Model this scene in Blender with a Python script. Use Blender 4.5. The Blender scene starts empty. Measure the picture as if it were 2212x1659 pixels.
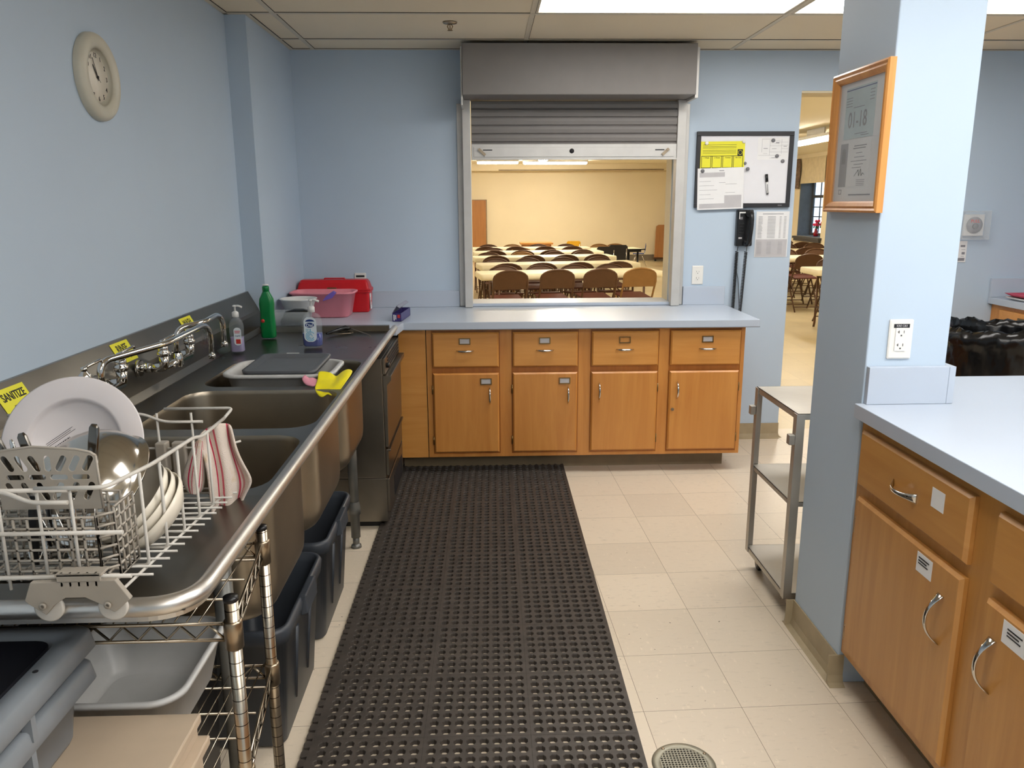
import bpy, bmesh, math, random
from mathutils import Vector, Matrix
random.seed(7)
PI = math.pi
S = bpy.context.scene
COL = S.collection
D = bpy.data

# ------------------------------------------------------------------ camera
def make_camera():
    f, p, y, r, H = 1715.0, .2235, .0318, -.0045, 1.5122
    cp, sp, cw, sw = math.cos(p), math.sin(p), math.cos(y), math.sin(y)
    fw = Vector((sw*cp, cw*cp, -sp)); rt = Vector((cw, -sw, 0)); up = rt.cross(fw)
    c, s = math.cos(r), math.sin(r)
    rt2 = c*rt + s*up; up2 = -s*rt + c*up
    cam = D.cameras.new('camera'); o = D.objects.new('camera', cam); COL.objects.link(o)
    cam.sensor_width = 36; cam.sensor_fit = 'HORIZONTAL'; cam.lens = f/2212*36
    cam.clip_start = .02; cam.clip_end = 200
    m = Matrix((rt2, up2, -fw)).transposed().to_4x4(); m.translation = (0, 0, H)
    o.matrix_world = m; S.camera = o
make_camera()

# ------------------------------------------------------------------ world, exposure
W = D.worlds.new('world'); S.world = W; W.use_nodes = True
bg = W.node_tree.nodes['Background']; bg.inputs[0].default_value = (.72, .86, 1, 1); bg.inputs[1].default_value = 2.2
S.view_settings.view_transform = 'Standard'; S.view_settings.look = 'None'
S.view_settings.gamma = 1; S.view_settings.use_curve_mapping = False
S.view_settings.exposure = 0.36
KITCHEN_LIGHT = 8.3
HALL_LIGHT = 40.0

# ------------------------------------------------------------------ materials
MAT = {}
def lin(c):
    return tuple(((x/255)/12.92 if x <= 10 else ((x/255+.055)/1.055)**2.4) for x in c)
def new_mat(name):
    m = D.materials.new(name); m.use_nodes = True
    nt = m.node_tree; b = nt.nodes['Principled BSDF']; MAT[name] = m
    return m, nt, b
def mix(nt, fac, a, b):
    n = nt.nodes.new('ShaderNodeMix'); n.data_type = 'RGBA'
    if isinstance(fac, float): n.inputs[0].default_value = fac
    else: nt.links.new(fac, n.inputs[0])
    for i, v in ((6, a), (7, b)):
        if isinstance(v, tuple): n.inputs[i].default_value = (*v[:3], 1)
        else: nt.links.new(v, n.inputs[i])
    return n.outputs[2]
def coords(nt, scale=(1, 1, 1), rot=(0, 0, 0), loc=(0, 0, 0)):
    t = nt.nodes.new('ShaderNodeTexCoord'); mp = nt.nodes.new('ShaderNodeMapping')
    nt.links.new(t.outputs['Object'], mp.inputs[0])
    mp.inputs['Scale'].default_value = scale; mp.inputs['Rotation'].default_value = rot; mp.inputs['Location'].default_value = loc
    return mp.outputs[0]
def noise(nt, vec, sc, det=4, rough=.55, dist=0):
    n = nt.nodes.new('ShaderNodeTexNoise'); nt.links.new(vec, n.inputs['Vector'])
    n.inputs['Scale'].default_value = sc; n.inputs['Detail'].default_value = det
    n.inputs['Roughness'].default_value = rough; n.inputs['Distortion'].default_value = dist
    return n.outputs['Fac']
def ramp(nt, fac, a, b, ca=(0, 0, 0), cb=(1, 1, 1)):
    r = nt.nodes.new('ShaderNodeValToRGB'); nt.links.new(fac, r.inputs[0])
    r.color_ramp.elements[0].position = a; r.color_ramp.elements[1].position = b
    r.color_ramp.elements[0].color = (*ca, 1); r.color_ramp.elements[1].color = (*cb, 1)
    return r.outputs[0]
def bump(nt, b, h, st, dist=.01):
    n = nt.nodes.new('ShaderNodeBump'); nt.links.new(h, n.inputs['Height'])
    n.inputs['Strength'].default_value = st; n.inputs['Distance'].default_value = dist
    nt.links.new(n.outputs[0], b.inputs['Normal'])
def M(name, rgb, rough=.5, metal=0, var=.06, nsc=12, bmp=0, bsc=200, spec=.5, coat=0, trans=0, ior=1.45, alpha=1, sub=0):
    m, nt, b = new_mat(name)
    c = lin(rgb)
    v = coords(nt); n = noise(nt, v, nsc)
    d = tuple(x*(1-var*2) for x in c); l = tuple(min(1, x*(1+var)) for x in c)
    nt.links.new(mix(nt, ramp(nt, n, .3, .7), d, l), b.inputs['Base Color'])
    b.inputs['Roughness'].default_value = rough; b.inputs['Metallic'].default_value = metal
    b.inputs['Specular IOR Level'].default_value = spec; b.inputs['Coat Weight'].default_value = coat
    b.inputs['Transmission Weight'].default_value = trans; b.inputs['IOR'].default_value = ior
    b.inputs['Alpha'].default_value = alpha
    if bmp: bump(nt, b, noise(nt, v, bsc), bmp, .002)
    return m
def wood(name, dark, light, rough=.38, axis='z', sc=1.0, blotch=.5):
    m, nt, b = new_mat(name)
    s = {'z': (14, 14, 1.1), 'x': (1.1, 14, 14), 'y': (14, 1.1, 14)}[axis]
    v = coords(nt, tuple(x*sc for x in s))
    n1 = noise(nt, v, 1.5, 6, .6, .6); n2 = noise(nt, coords(nt), 2.5, 3, .5, .3)
    c = mix(nt, ramp(nt, n1, .3, .75), lin(dark), lin(light))
    c2 = mix(nt, ramp(nt, n2, .35, .7), c, lin(tuple((a*.45+b_*.55) for a, b_ in zip(dark, light))))
    c3 = mix(nt, blotch, c, c2)
    nt.links.new(c3, b.inputs['Base Color'])
    b.inputs['Roughness'].default_value = rough; b.inputs['Coat Weight'].default_value = .25; b.inputs['Coat Roughness'].default_value = .25
    bump(nt, b, n1, .05, .001)
    return m
def steel(name, rgb, rough=.3, axis='y', st=.06):
    m, nt, b = new_mat(name)
    s = {'x': (2, 90, 90), 'y': (90, 2, 90), 'z': (90, 90, 2), '-': (6, 6, 6)}[axis]
    v = coords(nt, s); n = noise(nt, v, 2.0, 5)
    n2 = noise(nt, coords(nt), 3.5, 4)
    c = lin(rgb)
    nt.links.new(mix(nt, ramp(nt, n2, .3, .7), tuple(x*.78 for x in c), c), b.inputs['Base Color'])
    b.inputs['Metallic'].default_value = 1
    rr = nt.nodes.new('ShaderNodeMapRange'); nt.links.new(n2, rr.inputs[0])
    rr.inputs['To Min'].default_value = rough*.8; rr.inputs['To Max'].default_value = rough*1.3
    nt.links.new(rr.outputs[0], b.inputs['Roughness'])
    bump(nt, b, n, st, .001)
    return m
def emit(name, rgb, st):
    m, nt, b = new_mat(name)
    b.inputs['Base Color'].default_value = (.8, .8, .8, 1)
    b.inputs['Emission Color'].default_value = (*rgb, 1); b.inputs['Emission Strength'].default_value = st
    return m
def glass(name, rgb, rough=.03, ior=1.45):
    m, nt, b = new_mat(name)
    n = noise(nt, coords(nt), 6)
    c = lin(rgb); nt.links.new(mix(nt, ramp(nt, n, .3, .7), tuple(x*.94 for x in c), c), b.inputs['Base Color'])
    b.inputs['Roughness'].default_value = rough; b.inputs['Transmission Weight'].default_value = 1; b.inputs['IOR'].default_value = ior
    return m
def vct(name, base, tile, rot, off, grout, dark, dirt=.0):
    m, nt, b = new_mat(name)
    v = coords(nt, rot=(0, 0, -rot))
    sub = nt.nodes.new('ShaderNodeVectorMath'); sub.operation = 'SUBTRACT'; nt.links.new(v, sub.inputs[0]); sub.inputs[1].default_value = off
    sc = nt.nodes.new('ShaderNodeVectorMath'); sc.operation = 'SCALE'; nt.links.new(sub.outputs[0], sc.inputs[0]); sc.inputs['Scale'].default_value = 1/tile
    fr = nt.nodes.new('ShaderNodeVectorMath'); fr.operation = 'FRACTION'; nt.links.new(sc.outputs[0], fr.inputs[0])
    fl = nt.nodes.new('ShaderNodeVectorMath'); fl.operation = 'FLOOR'; nt.links.new(sc.outputs[0], fl.inputs[0])
    sx = nt.nodes.new('ShaderNodeSeparateXYZ'); nt.links.new(fr.outputs[0], sx.inputs[0])
    def mth(op, a, b_):
        n = nt.nodes.new('ShaderNodeMath'); n.operation = op
        for i, q in enumerate((a, b_)):
            if isinstance(q, (int, float)): n.inputs[i].default_value = q
            else: nt.links.new(q, n.inputs[i])
        return n.outputs[0]
    def edge(o):
        d = mth('ABSOLUTE', mth('SUBTRACT', o, .5), 0)
        return mth('GREATER_THAN', d, .5-grout/tile/2)
    g = mth('MAXIMUM', edge(sx.outputs[0]), edge(sx.outputs[1]))
    wn = nt.nodes.new('ShaderNodeTexWhiteNoise'); nt.links.new(fl.outputs[0], wn.inputs[0])
    c = lin(base)
    tv = mix(nt, wn.outputs[0], tuple(x*.93 for x in c), tuple(min(1, x*1.05) for x in c))
    vv = coords(nt, (1, 3.2, 1))
    fleck = ramp(nt, noise(nt, vv, 22, 5, .65), .56, .68)
    tv = mix(nt, fleck, tv, tuple(x*.84 for x in c))
    fleck2 = ramp(nt, noise(nt, coords(nt, (3, 1.2, 1), loc=(5, 3, 0)), 20, 5, .65), .6, .7)
    tv = mix(nt, fleck2, tv, tuple(min(1, x*1.1) for x in c))
    big = ramp(nt, noise(nt, coords(nt), 1.3, 4), .35, .75)
    tv2 = mix(nt, big, tv, tuple(x*.88 for x in c)); tv = mix(nt, .35, tv, tv2)
    speck = ramp(nt, noise(nt, coords(nt, loc=(9, 1, 0)), 55, 2, .4), .765, .78)
    tv = mix(nt, speck, tv, lin((96, 84, 70)))
    nt.links.new(mix(nt, g, tv, lin(dark)), b.inputs['Base Color'])
    b.inputs['Roughness'].default_value = .34
    bump(nt, b, g, -.25, .002)
    return m

M('wall_blue', (181, 197, 213), .55, bmp=.06, bsc=90, var=.012, nsc=1.5)
M('wall_cream', (228, 214, 182), .6, var=.02, nsc=1)
M('ceiling_tile', (228, 214, 188), .9, bmp=.25, bsc=260, var=.02, nsc=1.5)
M('hall_ceiling', (240, 232, 212), .8, var=.01, nsc=1)
M('grid_paint', (206, 196, 176), .5, var=.03)
M('painted_shadow', (40, 34, 28), .9)
vct('kitchen_vinyl', (216, 202, 181), .3048, .029, (.2213-.3048*20, 2.7197-.3048*20, 0), .0016, (120, 106, 88))
vct('hall_vinyl', (205, 188, 150), .3048, 0, (0, 0, 0), .0015, (150, 134, 104))
wood('honey_wood', (184, 118, 52), (208, 146, 72))
wood('honey_wood_dark', (160, 92, 28), (190, 118, 44))
wood('honey_wood_h', (192, 128, 58), (214, 154, 80), axis='x')
wood('cab_wood', (170, 114, 52), (200, 146, 78), axis='z', blotch=.7)
wood('cab_wood_h', (172, 116, 54), (202, 148, 80), axis='y', blotch=.7)
wood('oak_frame', (196, 126, 60), (226, 164, 92), axis='z')
wood('hall_wood', (150, 98, 50), (176, 122, 66))
M('toe_vinyl', (134, 118, 92), .5)
M('cove_vinyl', (168, 152, 122), .4)
M('laminate', (180, 190, 204), .28, var=.015, nsc=2)
M('laminate_edge', (120, 124, 130), .4)
steel('steel_sink', (122, 117, 109), .28, 'y')
steel('steel_rim', (222, 218, 212), .36, 'y')
steel('steel_basin', (164, 154, 138), .34, 'z', .03)
steel('steel_washer', (150, 144, 134), .32, 'x')
steel('steel_cart', (200, 196, 188), .5, 'z')
steel('steel_shelf', (164, 156, 144), .28, 'x')
steel('chrome', (214, 212, 208), .08, '-', .0)
steel('knife_steel', (120, 116, 110), .16, '-', .0)
steel('bowl_steel', (200, 194, 184), .14, '-', .01)
steel('wire_chrome', (176, 166, 150), .24, '-', .0)
def post_mat():
    m, nt, b = new_mat('post_chrome')
    t = nt.nodes.new('ShaderNodeTexCoord'); sx = nt.nodes.new('ShaderNodeSeparateXYZ'); nt.links.new(t.outputs['Object'], sx.inputs[0])
    a = nt.nodes.new('ShaderNodeMath'); a.operation = 'DIVIDE'; nt.links.new(sx.outputs[2], a.inputs[0]); a.inputs[1].default_value = .0254
    f = nt.nodes.new('ShaderNodeMath'); f.operation = 'FRACT'; nt.links.new(a.outputs[0], f.inputs[0])
    l = nt.nodes.new('ShaderNodeMath'); l.operation = 'LESS_THAN'; nt.links.new(f.outputs[0], l.inputs[0]); l.inputs[1].default_value = .07
    nt.links.new(mix(nt, l.outputs[0], lin((196, 184, 166)), lin((60, 52, 44))), b.inputs['Base Color'])
    b.inputs['Metallic'].default_value = 1; b.inputs['Roughness'].default_value = .26
post_mat()
steel('nickel', (176, 160, 138), .3, '-', .0)
steel('brass', (150, 124, 84), .3, '-', .0)
M('shutter_grey', (124, 120, 117), .5, 0, var=.02)
M('shutter_frame', (196, 194, 190), .38, .3, var=.03)
M('shutter_bar', (202, 200, 196), .35, .4, var=.03)
M('rubber', (66, 60, 55), .5, var=.15, nsc=30, bmp=.1)
M('rubber_seam', (66, 60, 56), .8, var=.2, nsc=60)
M('bin_grey', (58, 63, 70), .42, var=.08)
M('bin_black', (24, 24, 26), .4)
M('tote_grey', (128, 134, 140), .36, var=.04)
M('tote_black', (18, 19, 26), .5)
M('dishpan_white', (200, 200, 198), .35, var=.03)
M('beige_plastic', (184, 166, 144), .45, var=.03)
M('rack_vinyl', (196, 192, 184), .4, var=.04)
M('rack_plastic', (158, 150, 138), .45, var=.05)
M('basket_plastic', (168, 160, 148), .45, var=.06)
M('plate_white', (214, 208, 208), .28, var=.01)
M('bowl_cream', (226, 218, 202), .25, var=.02)
M('white_plastic', (222, 222, 220), .35, var=.02)
M('lid_grey', (84, 86, 90), .45)
M('paper_white', (226, 226, 226), .7, var=.015)
M('paper_grey', (186, 184, 186), .7, var=.03)
M('paper_shade', (150, 150, 154), .7, var=.03)
M('ink', (28, 28, 32), .6)
M('ink_soft', (130, 130, 136), .7)
M('yellow_sign', (228, 222, 48), .5, var=.02)
M('board_white', (224, 224, 228), .2, var=.01)
M('black_plastic', (20, 20, 22), .32)
M('frame_black', (38, 38, 42), .4)
M('magnet_grey', (110, 110, 114), .4)
M('red_kit', (196, 24, 34), .35, var=.04)
M('pink_tub', (224, 138, 150), .38, var=.03)
M('purple_plastic', (108, 84, 170), .4)
M('green_plastic', (0, 122, 62), .3, var=.06)
M('blue_liquid', (10, 36, 130), .12, var=.05)
M('lilac_liquid', (160, 150, 190), .15)
M('label_white', (226, 236, 244), .4, var=.01)
M('label_blue', (30, 60, 130), .4)
M('label_aqua', (120, 190, 222), .4)
M('label_red', (206, 60, 56), .4)
M('outlet_white', (226, 224, 218), .35, var=.01)
M('clock_case', (196, 192, 176), .4, var=.03)
M('clock_face', (222, 216, 202), .4, var=.01)
M('yellow_glove', (236, 222, 30), .45, var=.08)
M('pink_cloth', (226, 150, 168), .6)
M('foil_box', (58, 50, 110), .35)
M('foil_box_grey', (140, 140, 156), .3)
M('bag_black', (14, 14, 15), .22, var=.2)
M('magenta_tray', (196, 60, 90), .35)
M('red_text', (206, 40, 36), .5)
M('chair_brown', (92, 64, 44), .42, .1, var=.06)
M('chair_tan', (150, 112, 66), .38, .15, var=.05)
M('chair_pad', (92, 48, 40), .5)
M('chair_tube', (88, 62, 44), .35, .4)
M('table_cover', (240, 230, 196), .45, var=.02)
M('school_black', (30, 28, 30), .4)
M('school_blue', (52, 76, 140), .4)
M('school_yellow', (224, 170, 40), .4)
M('blind_cream', (206, 190, 156), .8)
M('window_frame_dark', (70, 70, 72), .5)
M('reveal_grey', (96, 108, 124), .6)
M('curtain_fabric', (120, 100, 82), .9, var=.3, nsc=30)
M('flower_pink', (230, 50, 90), .6)
M('leaf_green', (50, 110, 60), .6)
M('vase_red', (150, 16, 30), .2)
M('drain_metal', (150, 146, 130), .4, .7, var=.08)
M('pipe_grey', (128, 128, 124), .4, .6, var=.08)
M('base_grey', (118, 108, 92), .6)
M('photo_grey', (120, 118, 122), .5)
M('cert_green', (186, 204, 208), .6)
M('clear_bottle', (215, 224, 232), .05, alpha=.12)
M('frosted_box', (200, 208, 212), .2, alpha=.35)
M('cover_clear', (225, 230, 234), .05, alpha=.16)
glass('pane_glass', (240, 246, 250), .0, 1.45)
emit('lamp_lens', (1.0, .97, .93), KITCHEN_LIGHT)
emit('hall_lamp', (1.0, .93, .80), HALL_LIGHT)
def towel_mat():
    m, nt, b = new_mat('terry')
    uv = nt.nodes.new('ShaderNodeTexCoord'); sx = nt.nodes.new('ShaderNodeSeparateXYZ')
    nt.links.new(uv.outputs['UV'], sx.inputs[0])
    def band(lo, hi):
        a = nt.nodes.new('ShaderNodeMath'); a.operation = 'GREATER_THAN'; nt.links.new(sx.outputs[0], a.inputs[0]); a.inputs[1].default_value = lo
        c = nt.nodes.new('ShaderNodeMath'); c.operation = 'LESS_THAN'; nt.links.new(sx.outputs[0], c.inputs[0]); c.inputs[1].default_value = hi
        d = nt.nodes.new('ShaderNodeMath'); d.operation = 'MULTIPLY'; nt.links.new(a.outputs[0], d.inputs[0]); nt.links.new(c.outputs[0], d.inputs[1]); return d.outputs[0]
    c = mix(nt, band(.22, .28), lin((226, 212, 200)), lin((206, 44, 84)))
    c = mix(nt, band(.38, .42), c, lin((206, 92, 106)))
    c = mix(nt, band(.70, .75), c, lin((206, 70, 96)))
    ch = nt.nodes.new('ShaderNodeTexChecker'); nt.links.new(uv.outputs['UV'], ch.inputs[0]); ch.inputs['Scale'].default_value = 90
    ch.inputs[1].default_value = (*lin((226, 212, 200)), 1); ch.inputs[2].default_value = (*lin((200, 50, 80)), 1)
    c = mix(nt, band(.82, .88), c, ch.outputs[0])
    st = ramp(nt, noise(nt, coords(nt), 16), .62, .72)
    c = mix(nt, st, c, lin((214, 190, 150)))
    nt.links.new(c, b.inputs['Base Color']); b.inputs['Roughness'].default_value = .95
    bump(nt, b, noise(nt, coords(nt), 700, 2), .9, .003)
towel_mat()

# ------------------------------------------------------------------ helpers
def wmat(o):
    return (wmat(o.parent) if o.parent else Matrix.Identity(4)) @ o.matrix_basis
def tag(o, label=None, cat=None, group=None, kind=None):
    if label: o['label'] = label
    if cat: o['category'] = cat
    if group: o['group'] = group
    if kind: o['kind'] = kind
    return o
def thing(name, label, cat, loc=(0, 0, 0), rz=0, group=None):
    o = D.objects.new(name, None); COL.objects.link(o); o.empty_display_size = .05
    o.location = loc; o.rotation_euler = (0, 0, rz)
    return tag(o, label, cat, group)
def ob(name, bm, mat, parent=None, smooth=False, bev=0, seg=2, label=None, local=False, sub=0, solid=0):
    """link a bmesh as one mesh object; its coordinates are world ones unless local"""
    me = D.meshes.new(name)
    if parent is not None and not local:
        bm.transform(wmat(parent).inverted())
    bmesh.ops.recalc_face_normals(bm, faces=bm.faces)
    if smooth:
        for f in bm.faces: f.smooth = True
    bm.to_mesh(me); bm.free()
    ms = mat if isinstance(mat, (list, tuple)) else [mat]
    for m in ms: me.materials.append(MAT[m])
    o = D.objects.new(name, me); COL.objects.link(o)
    if parent is not None: o.parent = parent
    if smooth == 'auto':
        me.set_sharp_from_angle(angle=.6)
    if solid:
        md = o.modifiers.new('solid', 'SOLIDIFY'); md.thickness = solid; md.offset = 0
    if bev:
        md = o.modifiers.new('bevel', 'BEVEL'); md.width = bev; md.segments = seg; md.limit_method = 'ANGLE'; md.angle_limit = .6
    if sub:
        md = o.modifiers.new('sub', 'SUBSURF'); md.levels = sub; md.render_levels = sub
    if label: o['label'] = label
    return o
def struct(name, bm, mat, parent=None, **k):
    o = ob(name, bm, mat, parent, **k); o['kind'] = 'structure'; return o
def B(): return bmesh.new()
def box(bm, x0, x1, y0, y1, z0, z1, mi=0, mx=None):
    vs = [bm.verts.new((x, y, z)) for x in (x0, x1) for y in (y0, y1) for z in (z0, z1)]
    if mx is not None:
        for v in vs: v.co = mx @ v.co
    for q in ((0, 1, 3, 2), (4, 6, 7, 5), (0, 4, 5, 1), (2, 3, 7, 6), (0, 2, 6, 4), (1, 5, 7, 3)):
        f = bm.faces.new([vs[i] for i in q]); f.material_index = mi
    return bm
def bx(*a, **k): return box(B(), *a, **k)
def boxes(lst):
    bm = B()
    for a in lst: box(bm, *a)
    return bm
def prism(bm, pts, d, mi=0, cap=True):
    """extrude polygon (list of 3D pts) by vector d"""
    d = Vector(d); a = [bm.verts.new(p) for p in pts]; b = [bm.verts.new(Vector(p)+d) for p in pts]
    n = len(a)
    if cap:
        bm.faces.new(a).material_index = mi; bm.faces.new(b[::-1]).material_index = mi
    for i in range(n):
        bm.faces.new((a[i], b[i], b[(i+1) % n], a[(i+1) % n])).material_index = mi
    return bm
def tube(bm, pts, r, n=8, closed=False, caps=True, mi=0, rf=None):
    pts = [Vector(p) for p in pts]; N = len(pts); rings = []
    t0 = (pts[1]-pts[0]).normalized()
    u = t0.orthogonal().normalized()
    for i, p in enumerate(pts):
        if closed: t = (pts[(i+1) % N]-pts[i-1])
        elif i == 0: t = pts[1]-pts[0]
        elif i == N-1: t = pts[-1]-pts[-2]
        else: t = (pts[i+1]-p).normalized()+(p-pts[i-1]).normalized()
        t.normalize() if t.length > 1e-9 else None
        u = (u-t*u.dot(t)); u = u.normalized() if u.length > 1e-6 else t.orthogonal().normalized()
        w = t.cross(u)
        rr = rf(i/(N-1)) if rf else r
        # mitre: widen slightly at sharp corners
        k = 1.0
        if 0 < i < N-1:
            c = (pts[i+1]-p).normalized().dot((p-pts[i-1]).normalized()); k = 1/max(.5, math.sqrt(max(.0, (1+c)/2)))
            k = min(k, 1.3)
        rings.append([bm.verts.new(p+(u*math.cos(2*PI*j/n)+w*math.sin(2*PI*j/n))*rr*k) for j in range(n)])
    for i in range(N if closed else N-1):
        a, b = rings[i], rings[(i+1) % N]
        for j in range(n):
            f = bm.faces.new((a[j], a[(j+1) % n], b[(j+1) % n], b[j])); f.smooth = True; f.material_index = mi
    if caps and not closed:
        bm.faces.new(rings[0][::-1]).material_index = mi; bm.faces.new(rings[-1]).material_index = mi
    return bm
def T(pts, r, n=8, **k): return tube(B(), pts, r, n, **k)
def fillet(pts, r, n=5):
    pts = [Vector(p) for p in pts]; out = [pts[0]]
    for i in range(1, len(pts)-1):
        a, p, b = pts[i-1], pts[i], pts[i+1]
        d1 = (a-p); d2 = (b-p); rr = min(r, d1.length*.49, d2.length*.49)
        q0 = p+d1.normalized()*rr; q1 = p+d2.normalized()*rr
        for j in range(n+1):
            t = j/n; out.append(q0*(1-t)**2+p*2*t*(1-t)+q1*t*t)
    out.append(pts[-1]); return out
def lathe(bm, prof, n=32, mx=None, mi=0, cap0=False, cap1=False):
    mx = mx or Matrix.Identity(4); rings = []
    for r, z in prof:
        if r < 1e-6: rings.append([bm.verts.new(mx @ Vector((0, 0, z)))])
        else: rings.append([bm.verts.new(mx @ Vector((r*math.cos(2*PI*j/n), r*math.sin(2*PI*j/n), z))) for j in range(n)])
    for a, b in zip(rings, rings[1:]):
        for j in range(n):
            if len(a) == 1 and len(b) == 1: continue
            if len(a) == 1: f = bm.faces.new((a[0], b[(j+1) % n], b[j]))
            elif len(b) == 1: f = bm.faces.new((a[j], a[(j+1) % n], b[0]))
            else: f = bm.faces.new((a[j], a[(j+1) % n], b[(j+1) % n], b[j]))
            f.smooth = True; f.material_index = mi
    if cap0 and len(rings[0]) > 1: bm.faces.new(rings[0][::-1]).material_index = mi
    if cap1 and len(rings[-1]) > 1: bm.faces.new(rings[-1]).material_index = mi
    return bm
def L(prof, loc=(0, 0, 0), n=32, **k):
    return lathe(B(), prof, n, Matrix.Translation(loc), **k)
def cyl(bm, p0, p1, r, n=16, mi=0): return tube(bm, [p0, p1], r, n, mi=mi)
def rrect(cx, cy, w, h, r, n=5):
    r = min(r, w/2-1e-4, h/2-1e-4); out = []
    for qx, qy, a0 in ((1, 1, 0), (-1, 1, PI/2), (-1, -1, PI), (1, -1, 1.5*PI)):
        for i in range(n+1):
            a = a0+PI/2*i/n
            out.append((cx+qx*(w/2-r)+r*math.cos(a), cy+qy*(h/2-r)+r*math.sin(a)))
    return out
def loft(bm, secs, n=5, mx=None, mi=0, cap0=True, cap1=True, smooth=True):
    """secs: (cx, cy, z, w, h, r)"""
    rings = []
    for cx, cy, z, w, h, r in secs:
        rings.append([bm.verts.new((mx @ Vector((x, y, z))) if mx else (x, y, z)) for x, y in rrect(cx, cy, w, h, r, n)])
    K = len(rings[0])
    for a, b in zip(rings, rings[1:]):
        for j in range(K):
            f = bm.faces.new((a[j], a[(j+1) % K], b[(j+1) % K], b[j])); f.smooth = smooth; f.material_index = mi
    if cap0: bm.faces.new(rings[0][::-1]).material_index = mi
    if cap1: bm.faces.new(rings[-1]).material_index = mi
    return bm
def container(cx, cy, z0, z1, w, h, r, taper=.9, t=.004, lip=.012, lipd=.010, n=5):
    """open tub: outer wall, rolled lip, inner wall, floor"""
    wb, hb = w*taper, h*taper
    return loft(B(), [(cx, cy, z0, wb-.02, hb-.02, r*.7), (cx, cy, z0+.010, wb, hb, r*.85), (cx, cy, z1-lipd, w, h, r),
                      (cx, cy, z1-lipd, w+2*lip, h+2*lip, r+lip), (cx, cy, z1-.002, w+2*lip, h+2*lip, r+lip), (cx, cy, z1, w+1.4*lip, h+1.4*lip, r+lip),
                      (cx, cy, z1, w, h, r), (cx, cy, z1-.006, w-2*t, h-2*t, r), (cx, cy, z0+.016, wb-2*t, hb-2*t, r*.8), (cx, cy, z0+.006, wb-.03, hb-.03, r*.7)], n=n)
def copy_tree(o, parent=None):
    c = o.copy(); COL.objects.link(c)
    if parent is not None: c.parent = parent
    for ch in list(o.children): copy_tree(ch, c)
    return c
def basis(o, right, up):
    r = Vector(right).normalized(); u = Vector(up).normalized(); n = r.cross(u); u = n.cross(r)
    m = Matrix((r, u, n)).transposed().to_4x4(); m.translation = Vector(o); return m
def text_bm(s, size, mx, align='CENTER', wid=1.0, bold=0):
    cu = D.curves.new('tmp', 'FONT'); cu.body = s; cu.size = size; cu.align_x = align; cu.align_y = 'CENTER'; cu.offset = bold
    cu.resolution_u = 3; cu.extrude = .0004
    o = D.objects.new('tmp', cu); COL.objects.link(o)
    dg = bpy.context.evaluated_depsgraph_get(); dg.update()
    me = D.meshes.new_from_object(o.evaluated_get(dg))
    bm = B(); bm.from_mesh(me)
    D.objects.remove(o); D.curves.remove(cu); D.meshes.remove(me)
    bm.transform(Matrix.Diagonal((wid, 1, 1, 1))); bm.transform(mx)
    return bm
def lettering(s, size, mx, mat, parent, name='lettering', **k):
    return ob(name, text_bm(s, size, mx, **k), mat, parent)
def merge(bm, other):
    me = D.meshes.new('t'); other.to_mesh(me); other.free(); bm.from_mesh(me); D.meshes.remove(me); return bm
def quadstrip(mx, rects, t=.0006, bm=None, mi=0):
    """thin raised rectangles in a plane frame: (x0,x1,y0,y1)"""
    bm = bm or B()
    for a in rects: box(bm, a[0], a[1], a[2], a[3], 0, t, mi=mi, mx=mx)
    return bm

# ------------------------------------------------------------------ the room
YW, CZ = 4.97, 2.393          # far kitchen wall, ceiling height
HY, HC = 21.5, 2.50           # far hall wall, hall ceiling
struct('floor', bx(-1.42, 4.1, -2.2, YW+.2, -.1, 0), 'kitchen_vinyl')
struct('floor_hall', bx(-6.2, 7.2, YW+.2, HY+.2, -.1, 0), 'hall_vinyl')
struct('wall_left', bx(-1.42, -1.225, -2.2, 4.087, 0, CZ), 'wall_blue')
struct('wall_left_pier', bx(-1.42, -1.125, 4.087, YW, 0, CZ), 'wall_blue')
struct('wall_right', bx(3.86, 4.1, -2.2, YW, 0, CZ), 'wall_blue')
struct('wall_behind', bx(-1.42, 4.1, -2.4, -2.2, 0, CZ), 'wall_blue')
OX0, OX1, OZ0, OZ1 = -.09, 1.155, .885, 2.30
DX0, DX1, DZ = 1.905, 2.85, 2.164
def far_wall(y0, y1, mat, name, x0, x1, top):
    struct(name, boxes([(x0, OX0, y0, y1, 0, top), (OX0, OX1, y0, y1, 0, OZ0), (OX0, OX1, y0, y1, OZ1, top),
                        (OX1, DX0, y0, y1, 0, top), (DX0, DX1, y0, y1, DZ, top), (DX1, x1, y0, y1, 0, top)]), mat)
far_wall(YW, YW+.1, 'wall_blue', 'wall_far', -1.42, 4.1, CZ+.2)
far_wall(YW+.1, YW+.2, 'wall_cream', 'wall_hall_near', -6.2, 7.2, HC)
PX0, PX1, PY0, PY1 = 1.11, 1.35, 2.25, 2.61
struct('wall_pillar', bx(PX0, PX1, PY0, PY1, 0, CZ), 'wall_blue', bev=.004)
struct('wall_hall_far', bx(-6.2, 7.2, HY, HY+.2, 0, HC+.2), 'wall_cream')
struct('wall_hall_left', bx(-6.2, -6.0, YW+.2, HY, 0, HC), 'wall_cream')
WY0, WY1, WZ0, WZ1 = 16.2, 17.45, .80, 2.0
RX = 6.8
struct('wall_hall_right', boxes([(RX, RX+.35, YW+.2, WY0, 0, HC), (RX, RX+.35, WY1, HY, 0, HC),
                                 (RX, RX+.35, WY0, WY1, 0, WZ0), (RX, RX+.35, WY0, WY1, WZ1, HC)]), 'wall_cream')
struct('ceiling_hall', bx(-6.2, 7.2, YW+.2, HY+.2, HC, HC+.1), 'hall_ceiling')
struct('trim_soffit', bx(-6.0, RX, HY-.5, HY-.002, 2.33, HC-.001), 'wall_cream')
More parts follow.
